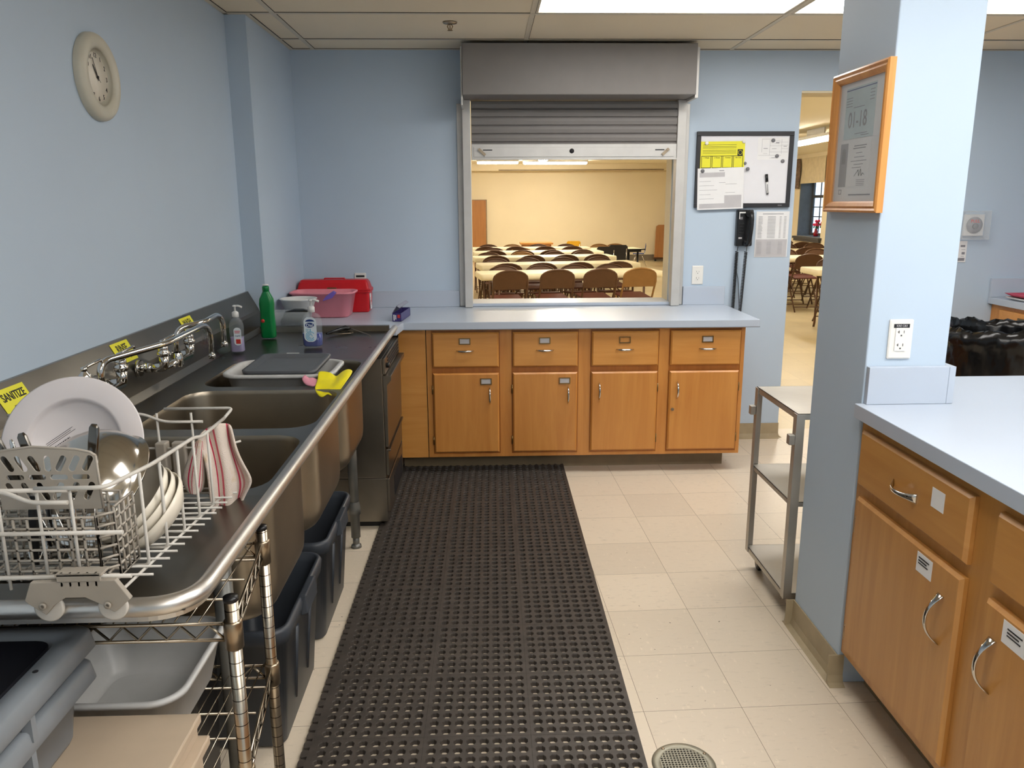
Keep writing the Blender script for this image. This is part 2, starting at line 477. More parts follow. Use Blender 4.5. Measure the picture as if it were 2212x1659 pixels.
struct('trim_soffit_edge', bx(.35, 4.6, HY-.52, HY-.5, 2.33, 2.36), 'toe_vinyl')
struct('baseboard_hall', boxes([(-6.0, RX, HY-.012, HY-.001, 0, .16)]), 'base_grey')
# kitchen ceiling: 2 x 4 ft lay-in tiles with grid and fluorescent troffers
GX = [-.99+1.225*i for i in range(0, 5)]
GY = [4.065+.61-.61*i for i in range(0, 12)]
TROF = [(0, 2), (1, 2)] + [(k, j) for k in (0, 1) for j in (6,)] + [(1, 10), (2, 6), (0, 10), (0, 8)]   # (column, row) of fixtures; last two unseen, added to brighten sink and pillar
cells = set()
def cell(k, j):   # column k: GX[k+1]..GX[k+2]; row j: GY[j]..GY[j-1]
    return GX[k+1], GX[k+2], GY[j], GY[j-1]
bm = B()
xs = [-1.42]+GX+[4.1]; ys = sorted([-2.4]+[g for g in GY if g > -2.4]+[YW])
lit = []
for k, j in TROF:
    lit.append(cell(k, j))
for i in range(len(xs)-1):
    for j in range(len(ys)-1):
        mx_, my_ = (xs[i]+xs[i+1])/2, (ys[j]+ys[j+1])/2
        if any(a < mx_ < b and c < my_ < d for a, b, c, d in lit): continue
        if my_ > YW or mx_ < -1.42: continue
        box(bm, xs[i], xs[i+1], ys[j], ys[j+1], CZ, CZ+.02)
struct('ceiling', bm, 'ceiling_tile')
struct('ceiling_slab', bx(-1.42, 4.1, -2.4, YW, CZ+.14, CZ+.2), 'ceiling_tile')
bm = B()
for g in GX: box(bm, g-.012, g+.012, -2.2, YW, CZ-.003, CZ-.0005)
for g in GY:
    if g > -2.1: box(bm, -1.22, 3.86, g-.012, g+.012, CZ-.0035, CZ-.001)
box(bm, -1.125, 3.86, YW-.022, YW-.0005, CZ-.004, CZ-.0005)
box(bm, -1.125, -1.103, 4.087, YW-.02, CZ-.004, CZ-.0005); box(bm, -1.2245, -1.203, -2.2, 4.087, CZ-.004, CZ-.0005)
box(bm, -1.225, -1.103, 4.065, 4.0865, CZ-.004, CZ-.0005)
struct('trim_ceiling_grid', bm, 'grid_paint')
bm = B()
for g in GX: box(bm, g+.012, g+.0145, -2.2, YW, CZ-.002, CZ-.0005)
for g in GY:
    if g > -2.1: box(bm, -1.2, 3.86, g-.0155, g-.012, CZ-.002, CZ-.0005)
box(bm, -1.1, 3.86, YW-.026, YW-.022, CZ-.002, CZ-.0005); box(bm, -1.103, -1.099, 4.065, YW-.02, CZ-.002, CZ-.0005); box(bm, -1.203, -1.199, -2.2, 4.065, CZ-.002, CZ-.0005)
struct('trim_grid_shadow', bm, 'painted_shadow')  # dark strips paint a shadow line along one edge of the grid bars
names = ['above the counter in front of the roll-up shutter', 'second one, to the right beside the pillar top']
for i, (a, b, c, d) in enumerate(lit):
    t = thing('ceiling_light', ('bright recessed fluorescent ceiling panel, '+names[i]) if i < 2 else 'unseen recessed fluorescent ceiling panel, inferred or added for light out of view', 'ceiling light', ((a+b)/2, (c+d)/2, CZ), group='fluorescent ceiling panels')
    e = .014
    ob('lens', bx(a+e+.012, b-e-.012, c+e+.012, d-e-.012, CZ+.006, CZ+.010), 'lamp_lens', t)
    ob('frame', boxes([(a+e, b-e, c+e, c+e+.012, CZ-.002, CZ+.06), (a+e, b-e, d-e-.012, d-e, CZ-.002, CZ+.06),
                       (a+e, a+e+.012, c+e+.012, d-e-.012, CZ-.002, CZ+.06), (b-e-.012, b-e, c+e+.012, d-e-.012, CZ-.002, CZ+.06)]), 'grid_paint', t)
    ob('housing', boxes([(a+e, b-e, c+e, d-e, CZ+.061, CZ+.07)]), 'white_plastic', t)
# sprinkler head
t = thing('sprinkler_head', 'small metal sprinkler head hanging from the ceiling tile', 'sprinkler', (-.165, 4.25, CZ))
ob('escutcheon', L([(0, 0), (.036, -.0005), (.034, -.006), (.012, -.010), (0, -.010)], (-.165, 4.25, CZ-.001)), 'nickel', t)
bm = B(); c = Vector((-.165, 4.25, CZ))
for s in (-1, 1):
    tube(bm, [c+Vector((s*.006, 0, -.010)), c+Vector((s*.013, 0, -.022)), c+Vector((s*.004, 0, -.038))], .0022, 6)
cyl(bm, c+Vector((0, 0, -.01)), c+Vector((0, 0, -.034)), .0025, 8)
ob('frame_arms', bm, 'brass', t)
ob('deflector', L([(0, 0), (.013, 0), (.013, -.002), (0, -.002)], c+Vector((0, 0, -.038)), 12), 'brass', t)

# baseboards (cove)
def cove(name, path, h=.10):
    pr = [(0, h), (.004, h), (.005, .03), (.012, .008), (.030, .0), (0, 0)]
    bm = B()
    for (x0, y0, x1, y1, nx, ny) in path:
        pts = [(x0+nx*a, y0+ny*a, z+.0005) for a, z in pr]
        prism(bm, pts, (x1-x0, y1-y0, 0))
    return struct(name, bm, 'cove_vinyl')
cove('baseboard_far', [(1.46, YW-.0005, DX0, YW-.0005, 0, -1), (DX0+.0005, YW, DX0+.0005, YW+.2, 1, 0), (DX1, YW-.0005, 3.2, YW-.0005, 0, -1)])
cove('baseboard_pillar', [(PX0-.0005, PY0-.0, PX0-.0005, PY1+.0, -1, 0), (PX0-.03, PY1+.0005, PX1, PY1+.0005, 0, 1), (PX0-.03, PY0-.0005, PX0+.02, PY0-.0005, 0, -1)])
# hall door top jamb
struct('trim_doorway', bx(DX0+.001, DX1-.001, YW+.001, YW+.199, DZ-.012, DZ-.001), 'wall_cream')

# ------------------------------------------------------------------ serving window and shutter
struct('trim_sill', boxes([(OX0-.005, OX1+.02, YW-.028, YW+.22, OZ0+.001, OZ0+.021)]), 'laminate', bev=.004)
struct('trim_reveal', boxes([(OX1-.006, OX1-.001, YW+.06, YW+.2, OZ0+.022, OZ1), (OX0+.001, OX0+.006, YW+.06, YW+.2, OZ0+.022, OZ1)]), 'wall_cream')
t = thing('roll_shutter', 'grey metal roll-up counter shutter half open above the serving window', 'shutter', (.53, YW-.1, .89))
ob('housing', boxes([(-.120, 1.190, 4.672, YW-.001, 2.105, 2.375)]), 'shutter_grey', t, bev=.003)
ob('end_bracket', bx(-.130, -.1205, 4.69, YW-.001, 2.05, 2.36), 'shutter_frame', t, bev=.002)
ob('end_bracket', bx(1.1905, 1.21, 4.70, YW-.001, 2.09, 2.36), 'shutter_frame', t, bev=.002)
bm = B(); z = 2.10; ysl = YW-.055
prof = []
while z > 1.856:
    prof += [(ysl, z), (ysl-.010, z-.004), (ysl-.013, z-.020), (ysl-.010, z-.040), (ysl, z-.044)]; z -= .047
pts = [(-.078, y, zz) for y, zz in prof]+[(-.078, ysl+.02, prof[-1][1]), (-.078, ysl+.02, 2.10)]
prism(bm, pts, (1.222, 0, 0))
ob('slat_curtain', bm, 'shutter_grey', t)
zb0, zb1 = 1.770, 1.856
bar = ob('bottom_bar', boxes([(-.079, 1.145, YW-.075, YW-.025, zb0, zb1), (-.079, 1.145, YW-.083, YW-.0755, zb0-.006, zb0+.006)]), 'shutter_bar', t, bev=.003)
ob('bar_panel', bx(-.064, 1.128, YW-.080, YW-.0755, zb0+.012, zb1-.018), 'shutter_bar', bar, bev=.001)
for s, xx in ((1, -.03), (-1, 1.09)):
    bm = B(); m = Matrix.Translation((xx, YW-.086, 1.822)) @ Matrix.Rotation(-s*-.75, 4, 'Y')
    box(bm, -.008, .045 if s > 0 else .008, -.004, .004, -.008, .008, mx=m) if s > 0 else box(bm, -.045, .008, -.004, .004, -.008, .008, mx=m)
    cyl(bm, m @ Vector((0, -.008, 0)), m @ Vector((0, .006, 0)), .008, 12)
    ob('latch_lever', bm, 'nickel', bar)
    ob('latch_slot', bx(xx+(.02 if s > 0 else -.075), xx+(.075 if s > 0 else -.02), YW-.0815, YW-.0803, 1.818, 1.824), 'ink', bar)
ob('finger_hole', lathe(B(), [(.014, 0), (.014, .0015), (0, .0015)], 20, basis((.517, YW-.0802, 1.815), (1, 0, 0), (0, 0, 1))), 'ink', bar)
ob('guide_rail', boxes([(-.165, -.130, YW-.012, YW-.001, .887, 2.09), (-.130, -.083, YW-.075, YW-.001, .887, 2.104)]), 'shutter_frame', t, bev=.002)
ob('guide_rail', boxes([(1.200, 1.232, YW-.012, YW-.001, .887, 2.09), (1.1465, 1.1985, YW-.075, YW-.001, .887, 2.104)]), 'shutter_frame', t, bev=.002)

# ------------------------------------------------------------------ far counter
CT, CB = .885, .845
bm = B()
prism(bm, [(-1.1235, YW-.002, CB), (1.502, YW-.002, CB), (1.502, 4.283, CB), (-.452, 4.283, CB), (-.470, 4.098, CB), (-1.1235, 4.098, CB)], (0, 0, CT-CB))
w = ob('worktop', bm, 'laminate', bev=.002); tag(w, 'pale blue laminate worktop running under the serving window', 'worktop')
b1 = ob('backsplash', bx(-1.1235, -.167, YW-.022, YW-.002, CT+.0005, CT+.10), 'laminate', w, bev=.0015)
ob('backsplash', bx(1.234, 1.498, YW-.022, YW-.002, CT+.0005, CT+.115), 'laminate', w, bev=.0015)
ob('edge_band', boxes([(-.452, 1.503, 4.2815, 4.2825, CB-.002, CB+.002)]), 'laminate_edge', w)

def bar_pull(parent, c, axis, out, ln=.096, h=.026, r=.0045, mat='chrome'):
    c = Vector(c); a = Vector(axis); o_ = Vector(out); pts = []
    for i in range(13):
        s = i/12*2-1; pts.append(c+a*(s*ln/2)+o_*(h*(1-abs(s)**2.6)+.0005))
    return ob('handle', T(pts, r, 8, rf=lambda q: r*(1.35-.8*abs(q*2-1)**3)), mat, parent)
def wide_pull(parent, c, axis, out, side, ln=.10, h=.028):
    """flat arched pull, broad flared feet"""
    c = Vector(c); a = Vector(axis); o_ = Vector(out); s_ = Vector(side); bm = B(); rings = []
    for i in range(17):
        s = i/16*2-1
        hh = h*(1-abs(s)**2.2)+.001; wd = .0062+.008*abs(s)**3; th = .0026
        p = c+a*(s*ln/2)+o_*hh
        rings.append([bm.verts.new(p+s_*u*wd+o_*v*th) for u, v in ((1, 0), (.6, 1), (-.6, 1), (-1, 0), (-.6, -1), (.6, -1))])
    for p, q in zip(rings, rings[1:]):
        for j in range(6):
            f = bm.faces.new((p[j], p[(j+1) % 6], q[(j+1) % 6], q[j])); f.smooth = True
    bm.faces.new(rings[0][::-1]); bm.faces.new(rings[-1])
    return ob('handle', bm, 'chrome', parent)
def card_holder(parent, cx, cz, y, card=True, w=.052, h=.026):
    hd = ob('label_holder', boxes([(cx-w/2-.006, cx+w/2+.006, y-.004, y-.0003, cz-h/2-.006, cz-h/2), (cx-w/2-.006, cx+w/2+.006, y-.004, y-.0003, cz+h/2, cz+h/2+.005),
                              (cx-w/2-.006, cx-w/2, y-.004, y-.0003, cz-h/2, cz+h/2), (cx+w/2, cx+w/2+.006, y-.004, y-.0003, cz-h/2, cz+h/2)]), 'brass', parent)
    if card:
        ob('card', bx(cx-w/2, cx+w/2, y-.002, y-.0006, cz-h/2, cz+h/2), 'paper_grey', hd)
FY = 4.335
t = thing('base_cabinet', 'honey coloured wooden base cabinet with four drawers and four doors under the serving window', 'cabinet', (.55, FY+.2, 0))
ob('body', boxes([(-.334, 1.440, FY, YW-.003, .105, CB-.001)]), 'honey_wood_dark', t, bev=.001)
bays = [(-.301, .065), (.142, .503), (.581, .953), (1.021, 1.413)]
fr = []
st = [-.334]+[v for b in bays for v in b]+[1.440]
for i in range(0, 10, 2): fr.append((st[i]+(0 if i == 0 else .006), st[i+1]-(0 if i == 8 else .006), FY-.004, FY-.0002, .105, CB-.002))
ob('face_frame', boxes(fr+[(-.334, 1.440, FY-.0035, FY-.0001, .105, .122), (-.334, 1.440, FY-.0035, FY-.0001, .833, CB-.002)]), 'honey_wood', t)
ob('toe_kick', bx(-.49, 1.385, 4.452, 4.47, .0005, .104), 'toe_vinyl', t)
def panel(x0, x1, z0, z1, y, th=.019):
    e = .008
    bm = B(); a = [(x0, z0), (x1, z0), (x1, z1), (x0, z1)]; b = [(x0+e, z0+e), (x1-e, z0+e), (x1-e, z1-e), (x0+e, z1-e)]
    r0 = [bm.verts.new((x, y, z)) for x, z in a]; r1 = [bm.verts.new((x, y-th*.55, z)) for x, z in a]; r2 = [bm.verts.new((x, y-th, z)) for x, z in b]
    for p, q in ((r0, r1), (r1, r2)):
        for i in range(4): bm.faces.new((p[i], p[(i+1) % 4], q[(i+1) % 4], q[i]))
    bm.faces.new(r2); bm.faces.new(r0[::-1]); return bm
for i, (x0, x1) in enumerate(bays):
    c = (x0+x1)/2
    d = ob('drawer', panel(x0, x1, .628, .822, FY-.0045), ['honey_wood_h', 'honey_wood_h', 'honey_wood_h', 'honey_wood_h'][i], t)
    bar_pull(d, (c-.002+(.012 if i == 3 else 0), FY-.024, .722), (1, 0, 0), (0, -1, 0))
    card_holder(d, c-.004+(.012 if i == 3 else 0), .775, FY-.0238, card=(i != 2))
    e = ob('door', panel(x0, x1, .135, .594, FY-.0045), 'honey_wood', t)
    hx = x1-.052 if i < 2 else x0+.045
    bar_pull(e, (hx, FY-.024, .465+(.02 if i > 1 else 0)), (0, 0, 1), (0, -1, 0))
    if i < 2: card_holder(e, x1-.072, .548, FY-.0238)
    kx = x0-.004 if i < 2 else x1+.004
    for zz in (.205, .50):
        ob('hinge', T([(kx, FY-.012, zz-.024), (kx, FY-.012, zz+.024)], .004, 8), 'brass', e)
    if i == 3:
        bm = B(); cyl(bm, (x0+.022, FY-.024, .375), (x0+.022, FY-.029, .375), .009, 16); ob('lock', bm, 'nickel', e)
f = ob('filler_panel', bx(-.486, -.3385, 4.330, 4.348, .105, CB-.001), 'honey_wood_h'); tag(f, 'plain wooden filler panel between steel dishwasher and drawer cabinet', 'panel')
f2 = ob('filler_return', bx(-.486, -.470, 4.3485, 4.45, .105, CB-.001), 'honey_wood', f)

# ------------------------------------------------------------------ pillar counter and cabinet (right foreground)
RT = .93
bm = B()
prism(bm, [(PX0-.022, -.8, RT-.042), (1.95+.2, -.8, RT-.042), (2.15, 2.60, RT-.042), (PX1+.001, 2.60, RT-.042), (PX1+.001, PY0-.001, RT-.042), (PX0-.022, PY0-.001, RT-.042)], (0, 0, .042))
w2 = ob('worktop', bm, 'laminate', bev=.002); tag(w2, 'pale grey blue laminate worktop wrapping the blue pillar', 'worktop')
ob('backsplash', bx(PX0+.004, PX1+.001, PY0-.021, PY0-.001, RT+.0005, RT+.112), 'laminate', w2, bev=.0015)
ob('backsplash', bx(PX1+.0015, PX1+.021, PY0-.021, 2.59, RT+.0005, RT+.112), 'laminate', w2, bev=.0015)
XF = 1.118
t = thing('base_cabinet', 'light wooden base cabinet with flared chrome pulls beside the blue pillar', 'cabinet', (1.5, 1.4, 0))
ob('body', bx(XF, 2.10, -.78, PY0-.003, .115, RT-.043), 'cab_wood', t, bev=.001)
ob('toe_kick', bx(1.20, 2.05, -.78, PY0-.01, .0005, .1145), 'toe_vinyl', t)
def panelx(y0, y1, z0, z1, x, th=.019):
    e = .008; bm = B()
    a = [(y0, z0), (y1, z0), (y1, z1), (y0, z1)]; b = [(y0+e, z0+e), (y1-e, z0+e), (y1-e, z1-e), (y0+e, z1-e)]
    r0 = [bm.verts.new((x, y, z)) for y, z in a]; r1 = [bm.verts.new((x-th*.55, y, z)) for y, z in a]; r2 = [bm.verts.new((x-th, y, z)) for y, z in b]
    for p, q in ((r0, r1), (r1, r2)):
        for i in range(4): bm.faces.new((p[i], p[(i+1) % 4], q[(i+1) % 4], q[i]))
    bm.faces.new(r2); bm.faces.new(r0[::-1]); return bm
rb = [(1.668, 2.222), (1.02, 1.578), (.38, .93)]
for i, (y0, y1) in enumerate(rb):
    d = ob('drawer', panelx(y0, y1-.008 if i == 0 else y1, .690, .858, XF-.0005), 'cab_wood_h', t)
    wide_pull(d, (XF-.020, 1.945 if i == 0 else (y0+y1)/2, .768), (0, 1, 0), (-1, 0, 0), (0, 0, 1), ln=.12)
    ob('paper_label', bx(XF-.0203, XF-.0196, y0+.10, y0+.155, .775, .825) if i == 0 else bx(XF-.0203, XF-.0196, y0+.10, y0+.16, .775, .825), 'paper_white', d)
    if i == 0: y1 = 2.206
    e = ob('door', panelx(y0, y1, .150, .655, XF-.0005), 'cab_wood', t)
    hy = 1.735 if i == 0 else y1-.045
    wide_pull(e, (XF-.020, hy, .515), (0, 0, 1), (-1, 0, 0), (0, 1, 0), ln=.128, h=.034)
    if i == 0: lb = ob('paper_label', bx(XF-.0203, XF-.0196, 1.785, 1.855, .588, .640), 'paper_white', e)
    else: lb = ob('paper_label', bx(XF-.0203, XF-.0196, y1-.155, y1-.07, .590, .642), 'paper_white', e)
    lx = (1.82, .63) if i == 0 else (y1-.112, .63)
    m = basis((XF-.0209, lx[0], lx[1]-.004), (0, -1, 0), (0, 0, 1))
    ob('print_lines', quadstrip(m, [(-.026, .022, .000, .0035), (-.026, .012, -.008, -.0045), (-.026, .018, -.015, -.012)], .0003), 'ink', lb)
    if i == 0:
        for zz in (.200, .560):
            bm = B(); box(bm, XF-.010, XF-.0006, y1+.002, y1+.016, zz-.026, zz+.026); cyl(bm, (XF-.012, y1+.003, zz-.022), (XF-.012, y1+.003, zz+.022), .004, 8)
            ob('hinge', bm, 'nickel', e)

def outlet(name, label, mx, decora=False, strip=False):
    o = tag(ob(name, loft(B(), [(0, 0, 0, .07, .116, .004), (0, 0, .004, .07, .116, .004), (0, 0, .006, .062, .108, .004)], mx=mx, smooth=False), 'outlet_white'), label, 'outlet')
    if decora:
        ob('insert', loft(B(), [(0, 0, .0062, .034, .068, .003), (0, 0, .0085, .034, .068, .003)], mx=mx, smooth=False), 'outlet_white', o)
    else:
        bm = B()
        for yy in (.02, -.02): loft(bm, [(0, yy, .0062, .032, .028, .01), (0, yy, .008, .032, .028, .01)], mx=mx, smooth=False)
        ob('insert', bm, 'outlet_white', o)
    zt = .0087 if decora else .0082; rs = []
    for yy in ((.022, -.016) if decora else (.022, -.018)):
        rs += [(-.0085, -.0065, yy-.004, yy+.004), (.0065, .0080, yy-.004, yy+.004)]
        if decora: rs += [(-.0110, -.0085, yy-.001, yy+.001)]
        rs += [(-.0020, .0020, yy-.0125, yy-.0085)]
    ob('socket_slots', quadstrip(mx @ Matrix.Translation((0, 0, zt)), rs, .0004), 'ink', o)
    if strip:
        s = ob('label_strip', quadstrip(mx @ Matrix.Translation((0, 0, .0065)), [(-.023, .023, .034, .045)], .001), 'ink', o)
        lettering(strip, .0085, mx @ Matrix.Translation((0, .0395, .0079)), 'paper_grey', s)
    return o
outlet('outlet', 'white duplex outlet with black label strip on the pillar above the worktop', basis((1.203, PY0-.0005, 1.122), (1, 0, 0), (0, 0, 1)), True, 'KRE CB3')
outlet('outlet', 'white duplex outlet on the far wall beside the shutter frame', basis((1.325, YW-.0005, 1.070), (1, 0, 0), (0, 0, 1)))
t = ob('outlet', loft(B(), [(0, 0, 0, .07, .116, .004), (0, 0, .005, .068, .114, .004)], mx=basis((-.778, YW-.0005, 1.040), (1, 0, 0), (0, 0, 1)), smooth=False), 'outlet_white')
tag(t, 'white switch plate with black display behind the red kit', 'outlet')
ob('display', quadstrip(basis((-.778, YW-.006, 1.078), (1, 0, 0), (0, 0, 1)), [(-.026, .026, -.006, .006)]), 'ink', t)
ob('buttons', quadstrip(basis((-.778, YW-.006, 1.055), (1, 0, 0), (0, 0, 1)), [(-.008, -.005, -.003, .003), (.003, .006, -.003, .003)]), 'ink', t)

# ------------------------------------------------------------------ three-compartment steel sink
SZ = .88                       # deck height
SX0, SX1, SY0, SY1 = -1.16, -.488, 1.175, 4.07
t = thing('sink', 'long three-compartment stainless steel sink with drainboards along the left wall', 'sink', (-.85, 2.6, 0))
BA = [(1.715, 2.165), (2.235, 2.725), (2.785, 3.265)]     # basins in Y
BX0, BX1, BR = -1.030, -.512, .085
bm = B(); cellsY = [(1.69, 2.20), (2.20, 2.755), (2.755, 3.29)]
def ring_deck(y0, y1, b0, b1):
    cx, cy = (BX0+BX1)/2, (b0+b1)/2
    inner = rrect(cx, cy, BX1-BX0, b1-b0, BR, 6); out = []
    for x, y in inner:
        dx, dy = x-cx, y-cy
        sx = ((SX1-cx) if dx > 0 else (cx-SX0))/max(abs(dx), 1e-6); sy = ((y1-cy) if dy > 0 else (cy-y0))/max(abs(dy), 1e-6)
        k = min(sx, sy); out.append((cx+dx*k, cy+dy*k))
    A = [bm.verts.new((x, y, SZ)) for x, y in out]; I = [bm.verts.new((x, y, SZ)) for x, y in inner]
    K = len(A)
    cor = {}
    for j in range(K):
        a, b = out[j], out[(j+1) % K]
        bm.faces.new((A[j], A[(j+1) % K], I[(j+1) % K], I[j]))
        if abs(a[0]-b[0]) > 1e-6 and abs(a[1]-b[1]) > 1e-6:
            cxn = (SX1 if max(a[0], b[0]) > cx else SX0); cyn = (y1 if max(a[1], b[1]) > cy else y0)
            v = bm.verts.new((cxn, cyn, SZ)); bm.faces.new((A[j], v, A[(j+1) % K]))
for (y0, y1), (b0, b1) in zip(cellsY, BA): ring_deck(y0, y1, b0, b1)
def sheet(x0, x1, y0, y1, zf, n=8, m=8):
    vs = [[bm.verts.new((x0+(x1-x0)*i/n, y0+(y1-y0)*j/m, zf(i/n, j/m))) for j in range(m+1)] for i in range(n+1)]
    for i in range(n):
        for j in range(m): f = bm.faces.new((vs[i][j], vs[i+1][j], vs[i+1][j+1], vs[i][j+1])); f.smooth = True
dish = lambda lo: (lambda u, v: SZ-.006*min(1, min(u, 1-u)*9)*min(1, min(v, 1-v)*9 if lo else min(v*9, (1-v)*9)))
sheet(SX0, SX1, SY0, 1.69, dish(0)); sheet(SX0, SX1, 3.29, 4.03, dish(1))
prism(bm, [(SX0, 4.03, SZ), (SX0, 4.045, .905), (SX0, 4.068, .907), (SX0, 4.068, .87), (SX0, 4.03, .87)], (SX1-SX0-.012, 0, 0))
ob('deck', bm, 'steel_sink', t, smooth=False)
# rolled front and near rim
path = fillet([(-.474, 4.068, .891), (-.474, SY0-.008, .891), (SX0-.03, SY0-.008, .891)], .085, 10)
bm = tube(B(), path, .0155, 16)
q = [(-.4745, 4.068), (-.4745, SY0-.0085), (SX0-.03, SY0-.0085)]
ap = fillet([(a, b, 0) for a, b in q], .085, 10)
for a, b in zip(ap, ap[1:]):
    v = [bm.verts.new((p.x, p.y, z)) for p, z in ((a, .889), (b, .889), (b, .866), (a, .866))]; bm.faces.new(v).smooth = True
ob('rim', bm, 'steel_rim', t)
bm = B(); prism(bm, [(-1.223, 1.165, 1.082), (-1.212, 1.165, 1.082), (-1.163, 1.165, .990), (-1.158, 1.165, .975), (-1.155, 1.165, .905), (-1.14, 1.165, .882), (-1.14, 1.165, .872), (-1.223, 1.165, .872)], (0, 2.92, 0))
ob('backsplash', bm, 'steel_sink', t)
prof0 = [(-.0, 0, .0), (.0, -.004, .0)]
for i, (b0, b1) in enumerate(BA):
    cx, cy, w, h = (BX0+BX1)/2, (b0+b1)/2, BX1-BX0, b1-b0
    secs = [(cx, cy, SZ, w, h, BR), (cx, cy, SZ-.006, w-.004, h-.004, BR), (cx, cy, SZ-.015, w-.007, h-.007, BR), (cx, cy, .62, w-.012, h-.012, BR)]
    for a in range(0, 7):
        an = a/6*PI/2; rr = .07
        secs.append((cx, cy, .60-rr*math.sin(an), w-.014-2*rr*(1-math.cos(an)), h-.014-2*rr*(1-math.cos(an)), max(.03, BR-.05*(1-math.cos(an)))))
    bm = loft(B(), secs, n=8, cap0=False)
    out = [(cx, cy, SZ-.0005, w+.004, h+.004, BR+.002)]+[(a, b, z-.004, ww+.006, hh+.006, r+.003) for a, b, z, ww, hh, r in secs[2:]]
    loft(bm, out, n=8, cap0=False)
    bs = ob('basin', bm, 'steel_basin', t)
    ob('drain', L([(0, .0), (.045, 0), (.045, .002), (.03, .003), (.0, .001)], (cx-.05, cy, .5305), 24), 'chrome', bs)
for lx, ly in ((-.60, 3.36), (-.585, 1.62), (-1.12, 3.36), (-1.12, 1.62)):
    bm = cyl(B(), (lx, ly, .05), (lx, ly, .872), .021, 16); lathe(bm, [(.021, 0), (.026, .0), (.027, .03), (.022, .06)], 16, Matrix.Translation((lx, ly, .16)))
    cyl(bm, (lx, ly, .0005), (lx, ly, .06), .015, 12); lathe(bm, [(0, 0), (.024, 0), (.022, .012), (.012, .02)], 16, Matrix.Translation((lx, ly, .0005)))
    ob('leg', bm, 'pipe_grey', t)
for (b0, b1) in BA:
    cx, cy = (BX0+BX1)/2-.05, (b0+b1)/2
    bm = T([(cx, cy, .524), (cx, cy, .36), (cx-.05, cy, .33), (cx-.25, cy, .33)], .022, 12); ob('drain_pipe', bm, 'pipe_grey', t)

# stickers on the slanted splash
def splash_sign(y, word, step, size, lbl, dz=0):
    up = Vector((-1.212+1.163, 0, 1.082-.990)); c = Vector((-1.1875, y, 1.036))+up.normalized()*dz; n = Vector((0, 1, 0)).cross(up.normalized())
    m = basis(c+n*.0008, (0, 1, 0), up)
    s = ob('sign', quadstrip(m, [(-.0615, .0615, -.036, .036)], .0006), 'yellow_sign'); tag(s, lbl, 'sign', 'yellow dishwashing step stickers')
    lettering(word, size, m @ Matrix.Translation((0, .012, .0009)), 'ink', s, wid=.78, bold=.0006)
    lettering(step, size*.48, m @ Matrix.Translation((0, -.018, .0009)), 'ink', s, wid=.85)
splash_sign(1.982, 'SANITIZE', '(STEP  3)', .030, 'yellow SANITIZE (STEP 3) sticker on the sink splash behind the white plate')
splash_sign(2.605, 'RINSE', '(STEP 2)', .036, 'yellow RINSE (STEP 2) sticker on the sink splash above the long faucet', .008)
splash_sign(3.190, 'WASH', '(STEP 1)', .036, 'yellow WASH (STEP 1) sticker on the sink splash by the far faucet', .008)

# wall-mounted bridge faucets
def faucet(y0, y1, yr, ye, z, zt, lbl, xs=-.985):
    t = thing('faucet', lbl, 'faucet', (-1.15, (y0+y1)/2, z))
    bm = B(); xb = -1.07
    for yy in (y0, y1):
        cyl(bm, (-1.158, yy, z), (-1.148, yy, z), .027, 16); tube(bm, [(-1.15, yy, z), (-1.115, yy, z)], .013, 12)
        cyl(bm, (-1.132, yy, z), (-1.110, yy, z), .018, 6)
        tube(bm, fillet([(-1.112, yy, z), (xb, yy, z), (xb, yy, z+.045)], .018, 5), .0155, 12)
        lathe(bm, [(.017, 0), (.020, .002), (.020, .014), (.015, .018), (.017, .024), (.015, .034), (.008, .040), (.006, .052), (0, .052)], 16, Matrix.Translation((xb, yy, z+.040)))
    tube(bm, [(xb, y0, z), (xb, y1, z)], .0115, 12)
    lathe(bm, [(.016, -.018), (.019, -.012), (.019, .015), (.014, .03)], 16, Matrix.Translation((xb, yr, z)))
    ob('body', bm, 'chrome', t)
    for yy, s in ((y0, 1), (y1, -1)):
        bm = tube(B(), [(xb, yy, z+.088), (xb, yy+.02, z+.092), (xb+.012, yy+.066, z+.100), (xb+.012, yy+.074, z+.094)], .0042, 8)
        lathe(bm, [(0, 0), (.008, 0), (.008, .010), (0, .012)], 12, Matrix.Translation((xb, yy, z+.083)))
        ob('lever_handle', bm, 'chrome', t)
    pts = fillet([(xb, yr, z+.01), (xb, yr, zt-.005), (xs, (yr+ye)/2-.06, zt+.002), (xs, ye-.055, zt+.010), (xs, ye, zt-.015), (xs, ye+.003, zt-.105)], .05, 8)
    sp = ob('spout', T(pts, .0095, 14), 'chrome', t)
    ob('aerator', lathe(B(), [(0, 0), (.0125, 0), (.0125, .012), (.010, .018), (0, .018)], 16, Matrix.Translation((xs, ye+.003, zt-.12))), 'chrome', sp)
faucet(2.10, 2.31, 2.185, 2.83, 1.000, 1.095, 'chrome wall faucet with very long spout over the near basins')
faucet(2.62, 2.855, 2.735, 3.02, .985, 1.105, 'chrome wall faucet over the far basin near the clear soap bottle', xs=-1.0)

